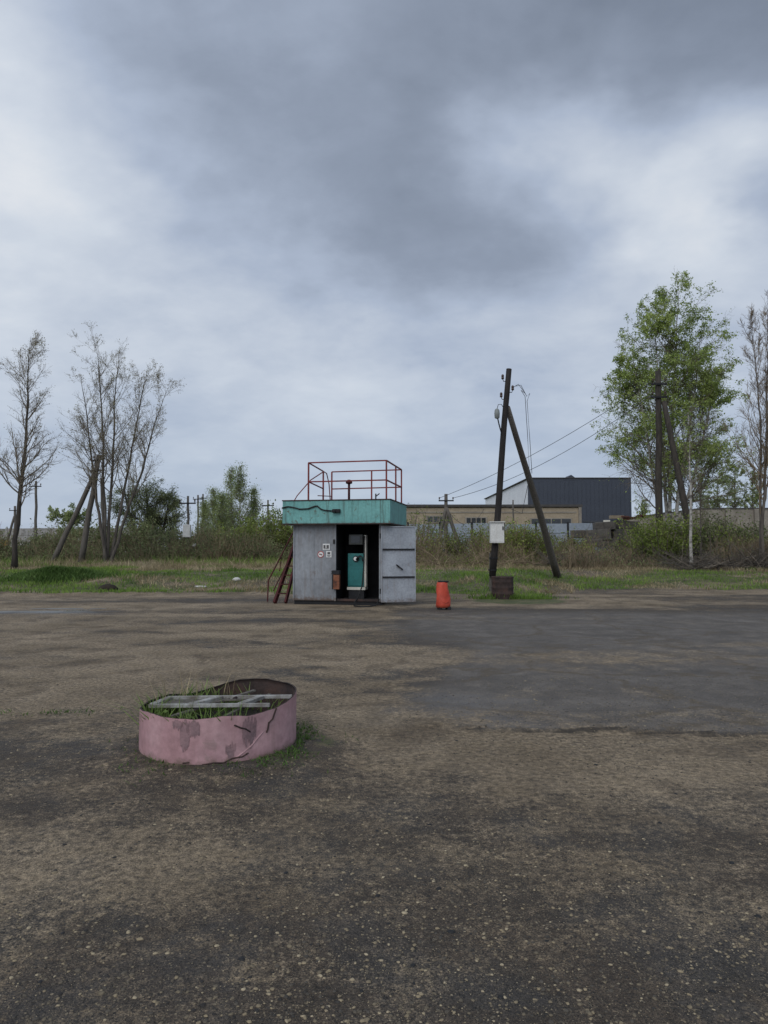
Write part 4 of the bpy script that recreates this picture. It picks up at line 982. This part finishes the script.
b = MB(); b.box(((cl + cr_) / 2, cf - .008, c1 - .012), (cr_ - cl + .03, .016, .03)); b.box(((cl + cr_) / 2, cf - .008, c0 + .015), (cr_ - cl + .03, .016, .03)); b.box((cr_ + .008, 0, c1 - .012), (.016, cb_ - cf, .03)); b.box((cr_ + .008, 0, c0 + .015), (.016, cb_ - cf, .03))
b.build('edge_trim', M['rust_dark'], can)
b = MB(); b.tube([(cl - .01, cf - .025, 2.68), (-1.4, cf - .025, 2.72), (-1.25, cf - .025, 2.70), (-1.05, cf - .025, 2.645), (-.82, cf - .025, 2.655), (-.62, cf - .025, 2.72), (-.55, cf - .03, 2.73), (-.46, cf - .025, 2.65), (-.36, cf - .025, 2.61), (-.15, cf - .03, 2.59)], .02, 6); b.build('cable', M['rubber'], can, smooth=True)
b = MB(); b.box((0, cf - .05, 2.585), (.22, .1, .1)); b.box((-.06, cf - .12, 2.575), (.1, .08, .07)); b.build('flood_lamp', M['dark_metal'], can, bevel=.015)
# roof railing
def pr(px, py, Y):  # photo point to kiosk-local
    v = at(px, py, Y) - KC; c, s = math.cos(-KR), math.sin(-KR); return Vector((v.x * c - v.y * s, v.x * s + v.y * c, v.z))
zt, zm, zr = 3.98, 3.44, c1 - .03
A = Vector((-.93, -1.0, 0)); B = Vector((1.33, -1.1, 0)); C = Vector((1.36, 1.22, 0)); D = Vector((-.86, 1.22, 0)); E = Vector((-.83, .15, 0)); E2 = Vector((.42, 1.22, 0)); C1 = Vector((1.345, .3, 0))
up = lambda p, z: Vector((p.x, p.y, z))
rl = MB()
for z in (zt, zm):
    rl.bar(up(A, z), up(B, z), .035); rl.bar(up(B, z), up(C, z), .035); rl.bar(up(C, z), up(D, z - .02), .035); rl.bar(up(A, z), up(E, z - .12 if z == zt else z - .1), .03)
rl.tube([up(E, zt - .12), Vector((-.84, .55, 3.84)), Vector((-.86, .9, 3.55)), Vector((-.88, 1.1, 3.1)), up(D, zr) + Vector((0, -.1, 0))], .016, 6)
rl.tube([up(A, zt - .2) + Vector((.3, .5, 0)), Vector((-1.05, -.4, 3.55)), Vector((-1.42, -.5, 3.1)), Vector((-1.6, -.6, 2.75))], .016, 6)
rl.bar(up(D, zm - .25), up(A, zm - .35) + Vector((.1, .6, 0)), .025)
rlo = rl.build('roof_railing', M['red_paint'], K)
for p, z in ((A, zt), (B, zt), (C, zt), (D, zt - .02), (E, zt - .12), (E2, zt), (C1, zt)):
    MB().bar(up(p, zr), up(p, z), .04).build('post', M['red_paint'], rlo)
# vent pipe on the roof
vp = MB(); vx, vy = .05, -.2; vp.tube([(vx, vy, zr), (vx, vy, 3.45)], .035, 10); vpo = vp.build('vent_pipe', M['dark_red'], K, smooth=True)
MB().lathe([(.045, 3.43), (.095, 3.45), (.10, 3.49), (.07, 3.54), (.03, 3.56)], (vx, vy, 0), 12).build('vent_cap', M['dark_red'], vpo, smooth=True)
vp = MB(); vp.tube([(.95, -.7, zr), (.95, -.7, 3.1)], .02, 6); vp.tube([(.95, -.7, 3.02), (1.06, -.72, 3.1)], .015, 6); vp.build('roof_fitting', M['dark_metal'], K)
# door (its inner face shows)
dk = MB(); DW, DZ0, DZ1 = .97, .10, 2.17
dang = math.radians(23); dd = Vector((math.cos(dang), math.sin(dang), 0)); dn = Vector((math.sin(dang), -math.cos(dang), 0)); hg = Vector((1.19, FR - .09, 0))
def dpt(u, v, z): return hg + dd * u + dn * v + Vector((0, 0, z))
def dbox(mb, u0, u1, v0, v1, z0, z1):
    mb.box(dpt((u0 + u1) / 2, (v0 + v1) / 2, (z0 + z1) / 2), (u1 - u0, v1 - v0, z1 - z0), rz=dang)
dbox(dk, 0, DW, 0, .03, DZ0, DZ1); door = dk.build('door', M['door_grey'], K, bevel=.005)
fr_ = MB()
dbox(fr_, 0, .035, .031, .05, DZ0, DZ1); dbox(fr_, DW - .03, DW, .031, .05, DZ0, DZ1); dbox(fr_, .037, DW - .032, .031, .05, DZ1 - .03, DZ1); dbox(fr_, .037, DW - .032, .031, .05, DZ0, DZ0 + .03)
fr_.build('door_frame', M['door_grey'], door)
for z in (1.535, .78):
    bt = MB(); dbox(bt, .037, DW - .032, .031, .065, z - .022, z + .022); bt.build('batten', M['dark_metal'], door)
hb = MB(); hb.bar(dpt(.42, .075, 1.12), dpt(.60, .075, .98), .05, .03); hb.bar(dpt(.48, .03, 1.07), dpt(.48, .08, 1.07), .03); hb.build('handle', M['dark_metal'], door)
for z in (.4, 1.9):
    hh_ = MB(); hh_.tube([hg + Vector((-.01, -.0, z - .07)), hg + Vector((-.01, 0, z + .07))], .02, 8); hh_.build('hinge', M['dark_metal'], door)
# signs
def sgn(nm, x0, x1, z0, z1): return MB().box(((x0 + x1) / 2, FR - .009, (z0 + z1) / 2), (x1 - x0, .008, z1 - z0)).build(nm, M['white_sign'], K)
def lxz(px, py):
    v = pr(px, py, 19.0); t = (FR - v.y); return v.x + t * 0, v.z
s1 = sgn('sign', -.47, -.27, 1.52, 1.69)
b = MB(); b.box((-.42, FR - .0155, 1.61), (.06, .003, .09)); b.box((-.33, FR - .0155, 1.61), (.07, .003, .09)); b.box((-.37, FR - .0155, 1.55), (.15, .003, .015)); b.build('sign_marks', M['sign_ink'], s1)
s2 = sgn('sign', -.37, -.22, 1.31, 1.49)
b = MB(); b.box((-.295, FR - .0155, 1.43), (.08, .003, .06)); b.box((-.295, FR - .0155, 1.37), (.1, .003, .02)); b.box((-.295, FR - .0155, 1.335), (.08, .003, .015)); b.build('sign_marks', M['sign_ink'], s2)
a_ = np.linspace(0, 2 * math.pi, 28, endpoint=False)
def disc(r0, r1, y, c):
    b = MB(); V = np.concatenate([np.stack([c[0] + r_ * np.cos(a_), np.full(28, y), c[1] + r_ * np.sin(a_)], 1) for r_ in (r0, r1)]); b.add(V, [(i, (i + 1) % 28, 28 + (i + 1) % 28, 28 + i) for i in range(28)]); return b
cc = (-.53, 1.395); d1 = disc(.001, .092, FR - .006, cc); s3 = d1.build('sign', M['white_sign'], K)
d2 = disc(.072, .092, FR - .009, cc); d2.bar((cc[0] - .06, FR - .012, cc[1] + .06), (cc[0] + .06, FR - .012, cc[1] - .06), .02, .004); d2.build('sign_ring', M['sign_red'], s3)
b = MB(); b.box((cc[0], FR - .0085, cc[1]), (.09, .003, .022)); b.build('sign_marks', M['sign_ink'], s3)
# wall vents / latch
MB().box((-.14, FR - .035, 1.75), (.05, .03, .12)).build('latch', M['dark_metal'], K, bevel=.005)

# rusty box hung at the doorway edge
o = thing('rusty_box', 'small rusty red metal box hanging at the left edge of the kiosk doorway', 'box', KC + Matrix.Rotation(KR, 3, 'Z') @ Vector((-.06, FR - .09, .42)), KR)
MB().box((0, 0, .22), (.20, .13, .40)).build('body', M['rust'], o, bevel=.01); MB().box((0, -.005, .48), (.23, .16, .11)).build('lid', M['dark_metal'], o, bevel=.01); MB().box((-.085, -.07, .22), (.03, .02, .40)).build('strap', M['dark_metal'], o)

# fuel pump inside
o = thing('fuel_pump', 'teal fuel pump with hose and white base standing inside the kiosk doorway', 'fuel pump', KC + Matrix.Rotation(KR, 3, 'Z') @ Vector((.40, -.74, ZB + .04)), KR)
z0 = -(ZB + .04)
MB().box((0, .16, .12), (.44, .3, .24)).build('plinth', M['dark_metal'], o)
MB().box((0, .15, .285), (.53, .34, .08)).build('base_trim', M['cream'], o, bevel=.01)
pbody = MB().box((-.015, .15, .80), (.46, .32, .94)).build('cabinet', M['pump_teal'], o, bevel=.02)
MB().box((-.015, -.016, .62), (.38, .012, .5)).build('panel', M['pump_teal'], pbody, bevel=.004)
MB().box((.245, .13, 1.06), (.07, .2, 1.45)).build('column', M['cream'], o, bevel=.01)
dsp = MB().box((-.02, .13, 1.66), (.40, .26, .29)).build('display', M['screen'], o, bevel=.012); MB().box((-.02, -.006, 1.66), (.25, .012, .19)).build('screen', M['glass_dark'], dsp)
b = MB(); V = np.array([(.075 * math.cos(t), 0, .075 * math.sin(t)) for t in a_]); b.tubes(np.array([(-.0, -.03, 1.12), (-.0, -.05, 1.12)]), np.array([.085, .085]), 20); gz = b.build('gauge', M['dark_metal'], o)
b = MB(); b.tubes(np.array([(-.01, -.051, 1.12), (-.01, -.056, 1.12)]), np.array([.055, .055]), 20); b.build('gauge_face', M['white_sign'], gz)
b = MB(); b.tube([(.02, -.06, 1.10), (.08, -.12, 1.16), (.15, -.13, 1.2)], .028, 8); b.tube([(.15, -.13, 1.2), (.20, -.14, 1.16), (.22, -.13, 1.05)], .018, 8); b.build('nozzle', M['dark_metal'], o, smooth=True)
gz0 = z0 + .02
b = MB(); b.tube([(.23, .0, 1.75), (.25, -.1, 1.68), (.255, -.12, 1.3), (.24, -.13, .8), (.2, -.16, .35), (.12, -.3, .06), (.08, -.55, gz0 + .06), (.12, -.75, gz0), (.3, -.92, gz0), (.55, -.9, gz0), (.72, -.75, gz0 + .02), (.74, -.5, gz0 + .14), (.72, -.30, .04)], .018, 8)
b.build('hose', M['rubber'], o, smooth=True)

# red steel stair at the kiosk's left side
def kl(x, y, z): return KC + Matrix.Rotation(KR, 3, 'Z') @ Vector((x, y, z))
so = thing('steel_stair', 'dark red steel stair with thin rails leaning on the left of the kiosk', 'stair', kl(-1.95, -.9, 0), KR)
def sl(x, y, z): return Vector((x + 1.95, y + .9, z))
b1, t1 = (-1.90, -1.02, .02), (-1.62, 1.1, 2.82); b2, t2 = (-1.60, -.95, .02), (-1.585, 1.15, 2.82)
MB().bar(sl(*b1), sl(*t1), .06, .14).build('stringer', M['dark_red'], so); MB().bar(sl(*b2), sl(*t2), .05, .14).build('stringer', M['dark_red'], so)
for i in range(1, 11):
    t = i / 11; a, c = sl(*b1).lerp(sl(*t1), t), sl(*b2).lerp(sl(*t2), t); MB().bar(a, c, .16, .03).build('tread', M['dark_red'], so)
rb = MB(); ra, rbp = sl(-2.22, -1.15, 1.0), sl(-1.85, .5, 2.3)
rb.bar(sl(-2.12, -1.0, .05), sl(-2.10, -1.0, .65), .03); rb.bar(sl(-2.10, -1.0, .65), sl(-1.75, .3, 2.15), .028); rb.bar(sl(-2.02, -.8, .35), sl(-1.72, .45, 1.75), .022); rb.bar(sl(-1.98, -.4, .9), sl(-1.93, -.4, 1.3), .022)
rb.build('handrail', M['dark_red'], so)

# ------------------------------------------------------------------ small yard objects
p = Vector((at(443.5, 610, 17.6).x, 17.6, hz(at(443, 610, 17.6).x, 17.6)))
o = thing('litter_bin', 'orange red tapered litter bin standing right of the kiosk door', 'bin', p, .2)
b = MB(); prof = [(.15, .05), (.185, .07), (.19, .14), (.183, .22), (.180, .30), (.165, .38), (.166, .46), (.152, .54), (.146, .62), (.136, .70), (.122, .705), (.118, .55)]
b.lathe(prof, (0, 0, 0), 20, 1, .85); bv = b.v[0]; an = np.arctan2(bv[:, 1], bv[:, 0]); dn_ = 1 + .05 * np.sin(3 * an + 9 * bv[:, 2]) + .04 * np.sin(5 * an - 14 * bv[:, 2] + 1) - .10 * np.exp(-((an + 1.2) / .5) ** 2 - ((bv[:, 2] - .33) / .10) ** 2)
bv[:, :2] *= dn_[:, None]
bo = b.build('body', M['orange'], o, smooth=True)
MB().lathe([(.112, .69), (.136, .705), (.141, .72), (.134, .735), (.106, .735)], (0, 0, 0), 20, 1, .85).build('rim', M['dark_metal'], o, smooth=True)
b = MB(); b.box((-.1, 0, .035), (.07, .22, .07)); b.box((.12, -.02, .035), (.09, .22, .07)); b.build('feet', M['dark_metal'], o)
b = MB(); b.tube([(-.1, -.135, .25), (-.05, -.152, .20), (.02, -.158, .185), (.09, -.142, .22)], .012, 6); b.build('handle', M['orange'], o)
bo.rotation_euler = (0, math.radians(-2.5), 0)

p = Vector((at(502.5, 597, 21.3).x, 21.3, hz(at(502, 547, 21.3).x, 21.3) - .02))
o = thing('rusty_barrel', 'dark rusty barrel standing in grass at the foot of the leaning pole', 'barrel', p)
prof = [(.33, 0), (.335, .02)]
for q in (.18, .36, .54): prof += [(.335, q - .03), (.35, q), (.335, q + .03)]
prof += [(.335, .66), (.345, .68), (.34, .70), (.31, .70), (.31, .67)]
MB().lathe(prof, (0, 0, 0), 32).build('body', M['rust_dark'], o, smooth=True)
MB().lathe([(.01, .668), (.305, .668), (.305, .675), (.01, .678)], (0, 0, 0), 32).build('lid', M['concrete'], o)

p = gp(237, 27.2); b = MB(); rr = np.random.default_rng(4); aa = np.arange(9) * 2 * math.pi / 9
b.lathe([(.13, -.03), (.16, .02), (.13, .08), (.05, .12)], (0, 0, 0), 9, 1.1, .8); o = b.build('pale_stone', M['stone_white'], smooth=True); o.location = p; tag(o, 'pale white stone lying in the grass left of the kiosk', 'stone')
p = gp(201, 25.6); b = MB(); b.lathe([(.17, -.03), (.21, .01), (.15, .035), (.04, .045)], (0, 0, 0), 9, 1.3, .6); o = b.build('pale_stone', M['stone_white'], smooth=True); o.location = p; tag(o, 'flat pale stone lower in the grass left of the white stone', 'stone')
p = gp(109, 24.4); b = MB(); b.lathe([(.28, -.03), (.3, .06), (.2, .16), (.05, .21)], (0, 0, 0), 8, 1.2, .8); o = b.build('earth_clod', M['soil'], smooth=True); o.location = p; tag(o, 'dark earth clod on the grass edge below the forked poplar', 'clod')

# ------------------------------------------------------------------ pink planter ring
PL = thing('planter', 'dented pink steel ring planter standing on the bare ground', 'planter', (PLX, PLY, 0))
seg = 96; th = np.arange(seg) * 2 * math.pi / seg
def rim(t):   # rim height round the ring: low at the left, high at the back right
    return .375 + .040 * np.cos(t - .45) + .035 * np.cos(2 * (t - .9)) * .5 + .008 * np.sin(5 * t + 1) + .002 * np.sin(13 * t) + .0015 * np.sin(29 * t + 2) - .035 * np.exp(-((t - 2.2) / .35) ** 2) - .02 * np.exp(-((t - 5.35) / .18) ** 2)
def rad(t, z): return PLR * (1 + .012 * np.sin(2 * t + .4) + .008 * np.sin(3 * t) - .035 * np.exp(-((t - 5.45) / .16) ** 2 - ((z - .22) / .12) ** 2) - .018 * np.exp(-((t - 5.05) / .10) ** 2 - ((z - .12) / .1) ** 2))
rows = 12; rz_ = rim(th); V = []
for s_, off in ((0, 0), (1, -.014)):
    for i in range(rows + 1):
        z = -.04 + (rz_ + .04) * i / rows; rr = rad(th, z) + off; V.append(np.stack([rr * np.cos(th), rr * np.sin(th), z], 1))
V = np.concatenate(V); Q = []
for i in range(rows):
    for j in range(seg):
        j2 = (j + 1) % seg; Q.append((i * seg + j, i * seg + j2, (i + 1) * seg + j2, (i + 1) * seg + j))
o1 = MB(); o1.add(V[:(rows + 1) * seg], Q); o1.build('ring', M['pink'], PL, smooth=True)
n0 = (rows + 1) * seg; Vi = V[n0:]; top_o = V[rows * seg:(rows + 1) * seg]
i1 = MB(); i1.add(np.concatenate([Vi, top_o]), [tuple(reversed(q)) for q in Q] + [(rows * seg + j, rows * seg + (j + 1) % seg, (rows + 1) * seg + (j + 1) % seg, (rows + 1) * seg + j) for j in range(seg)])
i1.build('inner_lining', M['rust_dark'], PL, smooth=True)
# worn patches where the paint has flaked (slightly proud skins on the ring)
def patch(nm, t0, t1, z0f, z1f, mt, jag, seed):
    r = np.random.default_rng(seed); k = 44; tt = np.linspace(t0, t1, k)
    jg = lambda q: jag * 2.2 * (fbm(np.arange(k) * .33 + q, np.zeros(k) + seed, 300 + seed, 3) * 2 - 1); lo = z0f + jg(0) + jag * .25 * r.uniform(-1, 1, k); hi = np.minimum(z1f + jg(50), .995); b = MB(); V = []
    ends = np.sin(np.linspace(.12, math.pi - .12, k)) ** .35; mid = (lo + hi) / 2; lo = mid - (mid - lo) * ends; hi = mid + (hi - mid) * ends
    for m_ in range(7):
        z = (lo + (hi - lo) * m_ / 6) * rim(tt); rr = rad(tt, z) + .003; V.append(np.stack([rr * np.cos(tt), rr * np.sin(tt), z], 1))
    b.add(np.concatenate(V), [(a * k + c, a * k + c + 1, (a + 1) * k + c + 1, (a + 1) * k + c) for a in range(6) for c in range(k - 1)])
    b.build(nm, mt, PL, smooth=True)
patch('stain', 4.48, 4.60, .38, .98, M['pink_stain'], .05, 1)
patch('stain', 4.56, 4.72, .64, .985, M['pink_stain'], .04, 2)
patch('stain', 4.38, 4.52, .80, .98, M['pink_stain'], .04, 7)
patch('stain', 5.22, 5.42, .42, .96, M['pink_stain'], .10, 3)
patch('stain', 5.02, 5.14, .20, .45, M['pink_stain'], .06, 4)
def scratch(pts, w):
    b = MB(); P = []
    for t, zf in pts:
        z = zf * float(rim(t)); r_ = float(rad(t, z)) + .003; P.append((r_ * math.cos(t), r_ * math.sin(t), z))
    b.tube(P, w, 5); b.build('scratch', M['rust_dark'], PL)
scratch([(5.72, 1.0), (5.68, .88), (5.66, .80), (5.60, .74), (5.59, .62), (5.57, .55)], .007)
scratch([(5.12, .82), (5.2, .76), (5.26, .74), (5.33, .66)], .006)
scratch([(4.75, .09), (4.88, .12), (5.0, .10), (5.1, .17), (5.22, .18), (5.3, .24)], .006)
scratch([(4.52, .12), (4.6, .14)], .005)
cp = []
for t, zf in ((5.06, .10), (5.2, .22), (5.34, .36), (5.46, .50), (5.58, .64)):
    z = zf * float(rim(t)); r_ = float(rad(t, z)) - .003; cp.append((r_ * math.cos(t), r_ * math.sin(t), z))
cb2 = MB(); cb2.tube(cp, [.003, .008, .009, .008, .003], 7); cb2.build('crease', M['pink'], PL, smooth=True)
b = MB(); b.lathe([(.588, .0), (.585, .15), (.3, .20), (.02, .21)], (0, 0, 0), 40); b.build('soil', M['soil'], PL, smooth=True)
# old white window frame lying in the planter
fz = lambda x: .352 + .022 * x
fo = thing('window_frame', 'old white painted wooden frame lying across the pink planter', 'frame', (PLX, PLY, 0), 0)
f = MB()
def fb(a, b_, w, h_): f.bar(a, b_, w, h_)
def fpt(x, y): return (x, y, fz(x))
long1 = [fpt(-.47, .15), fpt(.575, .10)]; long2 = [fpt(-.53, -.13), fpt(.44, -.19)]
MB().bar(*long1, .026, .03).build('rail', M['old_white'], fo, bevel=.004); MB().bar(*long2, .026, .03).build('rail', M['old_white'], fo, bevel=.004)
for (x0, y0, x1, y1) in ((-.45, .13, -.51, -.11), (-.02, .12, -.2, -.13), (.32, .10, .20, -.16)):
    MB().bar(fpt(x0, y0), fpt(x1, y1), .055, .03).build('crossbar', M['old_white'], fo, bevel=.004)
b = MB(); V = [(-.44, .12, fz(-.45) - .008), (-.05, .11, fz(-.05) - .008), (-.22, -.11, fz(-.22) - .008), (-.50, -.10, fz(-.5) - .008)]; V += [(x, y, z - .012) for x, y, z in V]
b.add(V, [(0, 3, 2, 1), (4, 5, 6, 7), (0, 1, 5, 4), (1, 2, 6, 5), (2, 3, 7, 6), (3, 0, 4, 7)]); b.build('board', M['grey_wood'], fo)
MB().bar(fpt(.02, .02), fpt(.30, .03), .02, .012).build('crossbar', M['grey_wood'], fo); MB().bar((-.30, -.30, .30), (.22, .34, .365), .035, .012).build('slat', M['grey_wood'], fo); MB().bar((.10, -.34, .30), (.36, .28, .345), .03, .012).build('slat', M['grey_wood'], fo)
MB().tube([fpt(.12, .16), fpt(.10, .06)], .012, 6).build('hinge', M['rust_dark'], fo)
# grass in and round the planter
r = np.random.default_rng(400)
n = 430; a = r.uniform(0, 6.28, n); q = .56 * np.sqrt(r.uniform(.15, 1, n)); x = PLX + q * np.cos(a); y = PLY + q * np.sin(a)
lft = (x < PLX + .12) | (r.uniform(0, 1, n) < .18); near = (np.abs(y - PLY + .02) > .16) | (r.uniform(0, 1, n) < .25); k = lft & near
def zpl(x, y): return .18 + 0 * x
tag(blades('planter_grass', M['fresh'], x[k], y[k], .20, .012, 401, lean=.45, zf=zpl), kind='stuff')
n = 240; a = r.uniform(1.8, 5.3, n); q = r.uniform(.48, .585, n); x = PLX + q * np.cos(a); y = PLY + q * np.sin(a)
tag(blades('planter_grass', M['fresh'], x, y, .23, .012, 402, lean=.45, zf=zpl), kind='stuff')
n = 36; a = r.uniform(1.6, 3.4, n); q = r.uniform(.45, .57, n); x = PLX + q * np.cos(a); y = PLY + q * np.sin(a)
tag(blades('planter_grass', M['straw'], x, y, .36, .008, 403, lean=.25, zf=zpl), kind='stuff')
# broad leaves in the planter
n = 90; a = r.uniform(2.6, 5.2, n); q = .57 * np.sqrt(r.uniform(.3, 1, n)); Cc = np.stack([PLX + q * np.cos(a), PLY + q * np.sin(a), r.uniform(.24, .34, n)], 1)
k = np.abs(Cc[:, 1] - PLY + .02) > .17; lq = MB(); lq.add(*leafquads(r, Cc[k], .028)); tag(lq.build('planter_weeds', M['fresh']), kind='stuff')
n = 4200; a = r.uniform(0, 6.28, n); q = .625 + np.abs(r.normal(0, .16, n)); x = PLX + q * np.cos(a); y = PLY + q * np.sin(a)
dens = .03 + .85 * ss(np.cos(a + .15), .2, .9) + .30 * ss(np.cos(a - 4.2), .93, 1) ; k = (fbm(x * 4, y * 4, 411) > .40) & (r.uniform(0, 1, n) < dens * .8); x, y = x[k], y[k]
tag(blades('weeds', M['weed'], x, y, .036, .010, 404, lean=.8), kind='stuff')
# thin tufts in the yard seam left of the planter
n = 700; x = r.uniform(-5.0, -1.6, n); y = 6.75 + .10 * r.normal(0, 1, n) + .06 * (x + 3); k = fbm(x * 2, y * 2, 421) > .5; x, y = x[k], y[k]
tag(blades('weeds', M['weed'], x, y, .04, .010, 405, lean=.7), kind='stuff')
